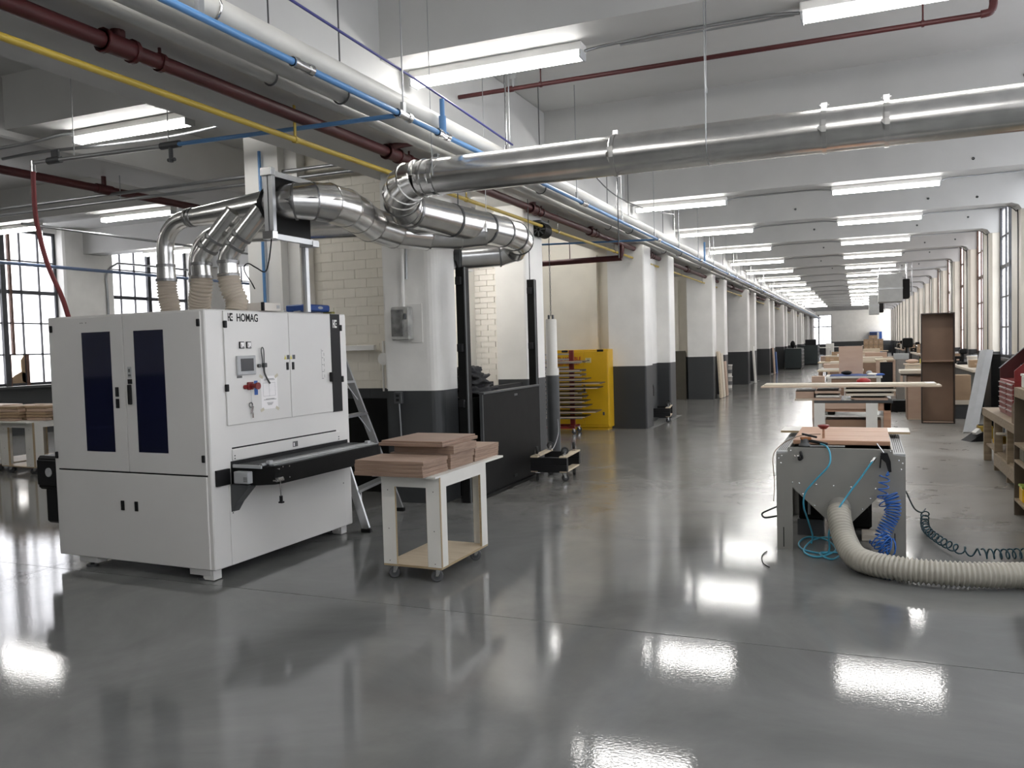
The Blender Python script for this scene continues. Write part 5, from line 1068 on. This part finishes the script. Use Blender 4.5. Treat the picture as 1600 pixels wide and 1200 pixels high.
lump('dark rag heap on the blue cloth bench', -.19, 18.15, .825, .10, .08, .045, BLACK, 'rag_heap', 'rag'); lump('white rag on the right end of the blue cloth bench', .27, 18.1, .803, .11, .08, .03, WMEL, 'rag_heap', 'rag')
lump('grey round sander on the right end of the blue cloth bench', .22, 18.35, .803, .06, .06, .05, LTGREY, 'hand_sander', 'sander'); lump('blue rag hanging over the right end of the bench', .41, 18.12, .803, .10, .09, .025, mat('rag_blue', (.05, .12, .40), .8), 'rag_heap', 'rag')
t = thing('red_stool', 'round red stool seat just behind the long plank', 'stool', (.10, 16.0, 0)); MB().lathe((0, 0, .78), [(.11, 0), (.12, .02), (.11, .05), (.06, .08), (0, .085)], 18).build('seat', RED, t)
for a in (45, 135, 225, 315): MB().cyl((.14*math.cos(R(a)), .14*math.sin(R(a)), 0), (.08*math.cos(R(a)), .08*math.sin(R(a)), .78), .012, 6).build('leg', DGREY, t)
crate('square tan plywood box left of the blue cloth bench', -.72, 17.6, 0, .24, .3, .83, TAN, 'plywood_box')
for i, (x, y, w_, h, z) in enumerate(((-.82, 23.0, .6, .05, .76), (-.80, 23.0, .5, .10, .81), (-.75, 23.1, .3, .06, .91))):
    crate(['white board', 'brown timber pack', 'pale offcut'][i]+' on the low table left of the tan panel', x+.25, y, z, w_, .7, h, [WMEL, TAN, PLNK][i], 'timber_pack', 'timber', False)
table('low table carrying timber left of the tan panel', -.4, 23.0, 1.1, .9, .76, PLYF, BROWNC)
for i, (y, x, w_, m_) in enumerate(((27., -.15, 1.9, PLYF), (31.5, .1, 2.2, WOODL), (36., -.2, 2.0, PLNK), (41., .1, 2.2, WMEL))):
    table(f'workbench down the hall, {ORD[i]} behind the tan panel', x, y, w_, 1.0, .86, m_, [WMEL, TAN, DGREY, WMEL][i], 'work_bench', panel=[None, BROWNC, None, TAN][i])
    crate(f'pile of timber on the {ORD[i]} workbench behind the tan panel', x+.5, y, .862, .7, .5, .12+.05*(i % 2), [PLNK, TAN, WOODL, PLYF][i], 'timber_pack', 'timber', False)
    crate(f'low carton at the left of the {ORD[i]} workbench behind the tan panel', x-.55, y+.1, .862, .4, .4, .14, [CARD, WMEL, CARD, PLNK][i])
for r_ in range(2):
    for c_ in range(4): crate(f'brown carton, {ORD[c_]} from the left in the {["lower", "upper"][r_]} row of the carton pile', .42+.25*c_*.92, 46, .86+.30*r_, .22, .4, .29, CARD, 'carton')
table('table under the carton pile deep in the hall', .75, 46, 1.4, .9, .86, PLYF, DGREY)
crate('small carton on top of the carton pile', .75, 46, 1.46, .4, .4, .18, CARD)
t = table('tan-topped side table right of the tan panel', .72, 24.5, .55, .7, .98, PLYF, TAN, 'side_table'); crate('black drawer block under the tan-topped side table', .72, 24.4, .227, .30, .4, .66, BLACK, 'drawer_block', 'drawers', False)
crate('grey sheet cabinet right of the tan-topped side table', 1.02, 23.0, 0, .24, .5, 1.0, mat('taupe_sheet', (.2, .18, .16), .6), 'grey_cabinet', 'cabinet'); crate('grey machine head on the grey sheet cabinet', 1.02, 23.0, 1.003, .34, .4, .14, HVAC, 'machine_head', 'machine', False)
t = thing('drill_press', 'dark drill press standing between the benches on the window side', 'drill press', (1.32, 26.0, 0)); MB().box(-.2, .2, -.25, .25, 0, .06, .01).build('base', BLKM, t); MB().cyl((0, .05, .06), (0, .05, 1.35), .05, 12).build('column', BLKM, t); MB().box(-.13, .13, -.28, .2, 1.25, 1.52, .03).build('head', BLKM, t); MB().cyl((0, -.2, 1.0), (0, -.2, 1.25), .03, 10).build('spindle', DGREY, t); MB().box(-.18, .18, -.3, .1, .80, .84, .005).build('table_plate', DGREY, t)
for s in (-1, 1): MB().cyl((.13, -.1, 1.35), (.24, -.1+.12*s, 1.28), .01, 6).build('feed_handle', CHROME, t)
t = table('small bench with a pale top on the window side', 1.2, 21.0, .42, .6, .95, WOODL, WMEL, 'side_table', panel=LTGREY); MB().box(-.2, .2, -.31, -.295, .1, .9).build('cabinet_side', PLYF, t)
lump('sanding dust heap on the small pale-topped bench', 1.15, 21.0, .951, .14, .12, .05, TAN, 'rag_heap', 'rag'); crate('yellow spirit block on the small pale-topped bench', 1.34, 20.9, .951, .06, .1, .1, YSTK, 'yellow_block', 'block', False)
t = thing('green_vise', 'dark green clamp-like tool hung on the small pale-topped bench', 'tool', (1.16, 20.62, .62)); MB().box(-.10, .10, -.05, .05, .0, .10, .02).build('body', mat('bottle_green', (.012, .06, .02), .5), t); MB().cyl((-.05, -.03, -.08), (.12, -.03, .14), .02, 8).build('screw', mat('bottle_green_dark', (.01, .035, .015), .5), t); MB().box(.06, .16, -.04, .04, .06, .16, .02).build('jaw', bpy.data.materials['bottle_green'], t)
crate('black slotted crate on the floor between the white-legged bench and the plywood cabinet', .80, 19.2, 0, .36, .4, .24, BLKM, 'slotted_crate', 'crate', False)
# window-side bench run with clutter
for j in range(7):
    y = 20.6+5.2*j; t = thing('wall_bench', f'dark bench against the window wall, {ORD[j]} from the near end', 'bench', (2.42, y, 0)); MB().box(-.36, .36, -2.4, 2.4, .84, .89, .003).build('bench_top', [PLNK, DGREY, TAN][j % 3], t); MB().box(-.30, .34, -2.35, 2.35, .1, .84).build('cabinet', [GREEN, BLKM, DGREY][j % 3], t)
    for q in range(5):
        yy = y-2.0+q*.98; xx = 2.30+random.uniform(-.08, .12); h = random.uniform(.12, .38); kind = (q+j) % 4
        lab = f'{["dark tool case", "tan carton", "white tub", "black machine"][kind]} in place {ORD[q]} on the {ORD[j]} window-wall bench'
        if kind == 3:
            t2 = thing('bench_machine', lab, 'machine', (xx, yy, .891)); MB().box(-.12, .12, -.14, .14, 0, .06, .01).build('base', BLKM, t2); MB().cyl((0, 0, .06), (0, 0, h+.2), .03, 8).build('post', BLKM, t2); MB().box(-.07, .09, -.10, .10, h+.08, h+.20, .03).build('head', BLKM, t2)
        elif kind == 2:
            t2 = thing('tub', lab, 'tub', (xx, yy, .891)); MB().lathe((0, 0, 0), [(.09, 0), (.11, .2), (.115, .2), (.115, .22), (0, .22)], 14).build('tub', WMEL, t2); MB().cyl((0, 0, .22), (0, 0, .235), .10, 14).build('lid', LTGREY, t2)
        else: crate(lab, xx, yy, .891, .24, .3, h, [BLKM, CARD][kind], ['tool_case', 'carton'][kind])
# cabinets on the left, far down
def drawer_cab(label, x, y, w, d, h, n_=5):
    t = thing('tool_cabinet', label, 'cabinet', (x, y, 0)); MB().box(-w/2, w/2, -d/2, d/2, .06, h, .01).build('body', GREEN, t); MB().box(-w/2+.03, w/2-.03, -d/2+.03, d/2-.03, 0, .06).build('plinth', BLACK, t)
    for i in range(n_):
        dr = MB().box(w/2, w/2+.015, -d/2+.04, d/2-.04, .10+i*(h-.14)/n_, .08+(i+1)*(h-.14)/n_, .003).build('drawer', GREEN, t); MB().box(w/2+.015, w/2+.035, -d/2+.2, d/2-.2, .04+(i+1)*(h-.14)/n_, .055+(i+1)*(h-.14)/n_).build('drawer_pull', ALU, dr)
    return t
drawer_cab('dark green drawer cabinet, nearer of the two beside the piers', -3.05, 46., .8, 2.2, 1.08); drawer_cab('dark green drawer cabinet, farther of the two beside the piers', -2.65, 53., 1.0, 2.6, 1.16)
crate('black monitor-like box on the farther green cabinet', -2.55, 52.4, 1.161, .6, .4, .34, BLACK, 'black_case', 'case', False)
lump('dark vase-shaped jug on the nearer green cabinet', -3.1, 45.6, 1.081, .12, .12, .2, BLACK, 'jug', 'jug')
table('white table with open shelves beyond the green cabinets', -2.1, 58.5, .9, 1.2, .95, WMEL, WMEL); crate('white open box on the table beyond the green cabinets', -1.7, 60., .0, .5, .8, 1.2, WMEL, 'white_box', 'box'); crate('brown pallet of boards on the floor right of the white table', -1.1, 50, 0, 1.6, 1.2, .55, TAN, 'pallet', 'pallet')
for i in range(4): table(f'distant bench near the end wall, {ORD[i]} from the piers', -1.6+1.25*i, 66+i*2.5, 1.1, .9, .9, [WMEL, DGREY, PLNK, DGREY][i], DGREY)
t = thing('blue_locker', 'blue metal locker against the end wall', 'locker', (1.6, 83.7, 0)); MB().box(-.52, .52, -.25, .25, 0, 2.0).build('body', BLUED, t); MB().box(.12, .28, -.262, -.25, 1.1, 1.95).build('pale_stripe', LTGREY, t); MB().box(-.5, .1, -.26, -.25, .1, 1.95).build('door', NAVY, t)
# unit heaters
for i, (x0, x1, y, z0, z1, lab) in enumerate(((.66, 1.38, 30.2, 2.70, 3.62, 'grey sheet-metal heater box hung high on the window side, nearer one'), (.60, 1.1, 48.5, 2.75, 3.75, 'grey sheet-metal heater box hung farther down the hall'))):
    t = thing('unit_heater', lab, 'heater', ((x0+x1)/2, y, z0)); w_ = (x1-x0)/2; MB().box(-w_, w_, -.5, .5, 0, z1-z0, .01).build('casing', HVAC, t); MB().box(-w_-.01, w_+.01, -.51, .51, (z1-z0)*.45, (z1-z0)*.5).build('seam', STEELG, t)
    MB().box(w_, w_+.22, -.35, .35, .1, (z1-z0)*.8, .03).build('fan_housing', BLKM, t); MB().cyl((w_+.12, -.2, (z1-z0)*.7), (w_+.12, -.2, ZC-z0), .03, 8).build('flue', CHROME, t); MB().cyl((w_+.3, .1, .2), (w_+.3, .1, ZC-z0), .02, 8).build('pipe', ALU, t)
    for sx in (-1, 1):
        for sy in (-1, 1): MB().cyl((sx*(w_-.05), sy*.4, z1-z0), (sx*(w_-.05), sy*.4, ZC-z0), .01, 6).build('hanger_rod', STEELG, t)
    MB().box(-w_-.2, w_+1.3, -.03, .03, z1-z0+.12, z1-z0+.18).build('support_rail', ALU, t)
# things leaning among the piers
one('dark_panel', MB().box(-4.95, -4.36, 22.80, 22.86, 0, 1.34).box(-4.90, -4.36, 22.87, 22.92, 0, 1.30), mat('dark_olive_board', (.06, .052, .036), .6), 'dark tall boards stored in the bay before the third pier pair', 'board')
for i, (x, y, h, m_, lab) in enumerate(((-3.52, 23.35, 1.3, PLYF, 'narrow brown board leaning at the pier beyond the dark boards'), (-3.50, 23.7, 1.24, PLNK, 'pale board leaning at the pier beyond the dark boards'), (-3.50, 24.3, 1.0, TAN, 'tan short board leaning at the pier beyond the dark boards'),
        (-3.49, 31.4, 1.35, WMEL, 'white tall board leaning at the next pier pair down the hall'), (-3.5, 31.9, .9, BLACK, 'black cable reel stand at the next pier pair down the hall'), (-3.5, 39.2, 1.2, TAN, 'brown board leaning at the fourth pier pair'), (-3.45, 39.9, 1.0, mat('board_blue', (.03, .10, .3), .5), 'blue board leaning at the fourth pier pair'))):
    t = thing('leaning_board', lab, 'board', (x, y, 0)); MB().box(-.02, .03, -.18, .18, 0.01, h, 0, Matrix.Rotation(R(-3), 3, 'Y')).build('board', m_, t); MB().box(.0, .05, -.17, .17, 0, .01).build('edge', BROWND, t)
for i in range(2):
    t = thing('paint_bucket', ['white paint bucket on the floor beside the third pier pair', 'white paint bucket stacked on the other beside the third pier pair'][i], 'bucket', (-4.05, 28.5, .39*i)); MB().lathe((0, 0, 0), [(.15, 0), (.165, .36), (.175, .36), (.175, .385), (0, .385)], 18).build('bucket', WMEL, t); MB().cyl((0, 0, .10), (0, 0, .22), .163, 18).build('label', INK, t)
# cart with sanding sticks in the window bay, left of the machine
t = dup(ct, (-10.55, 7.95, 0), R(-4), 'white cart loaded with brown strip bundles under the patched window'); t.scale = (1.6, 1.6, 1.0)
t = dup(ct, (-11.45, 8.05, 0), R(-4), 'white cart half hidden at the left picture edge under the old windows'); t.scale = (1.6, 1.6, 1.0)
for i in range(2):
    for r_ in range(5):
        o = thing('wood_strip_bundle', f'{["front", "rear"][i]} bundle of brown wood strips, layer {["one", "two", "three", "four", "five"][r_]} from the bottom, on the window-bay cart', 'wood strips', (-11.15+.45*i, 8.35+.1*(i), .743+.042*r_), R(random.uniform(-4, 4)), 'strip bundles on the window-bay cart')
        for q in range(5): MB().box(-.20, .20, -.32+q*.13, -.21+q*.13, 0, .036+random.uniform(0, .004), .006, Matrix.Rotation(R(random.uniform(-3, 3)), 3, 'Z')).build('strip', CARD if (q+r_) % 3 else TAN, o)
for r_ in range(4): o = thing('veneer_pack', f'pale veneer sheet pack, layer {["one", "two", "three", "four"][r_]} from the bottom, at the left picture edge', 'wood strips', (-11.95, 8.3, .743+.052*r_), R(-4), 'veneer packs on the edge cart'); MB().box(-.3, .3, -.35, .35, 0, .048, .003).build('pack', TAN, o); MB().box(-.301, .301, -.351, .351, .02, .024).build('edge', WOODE, o)
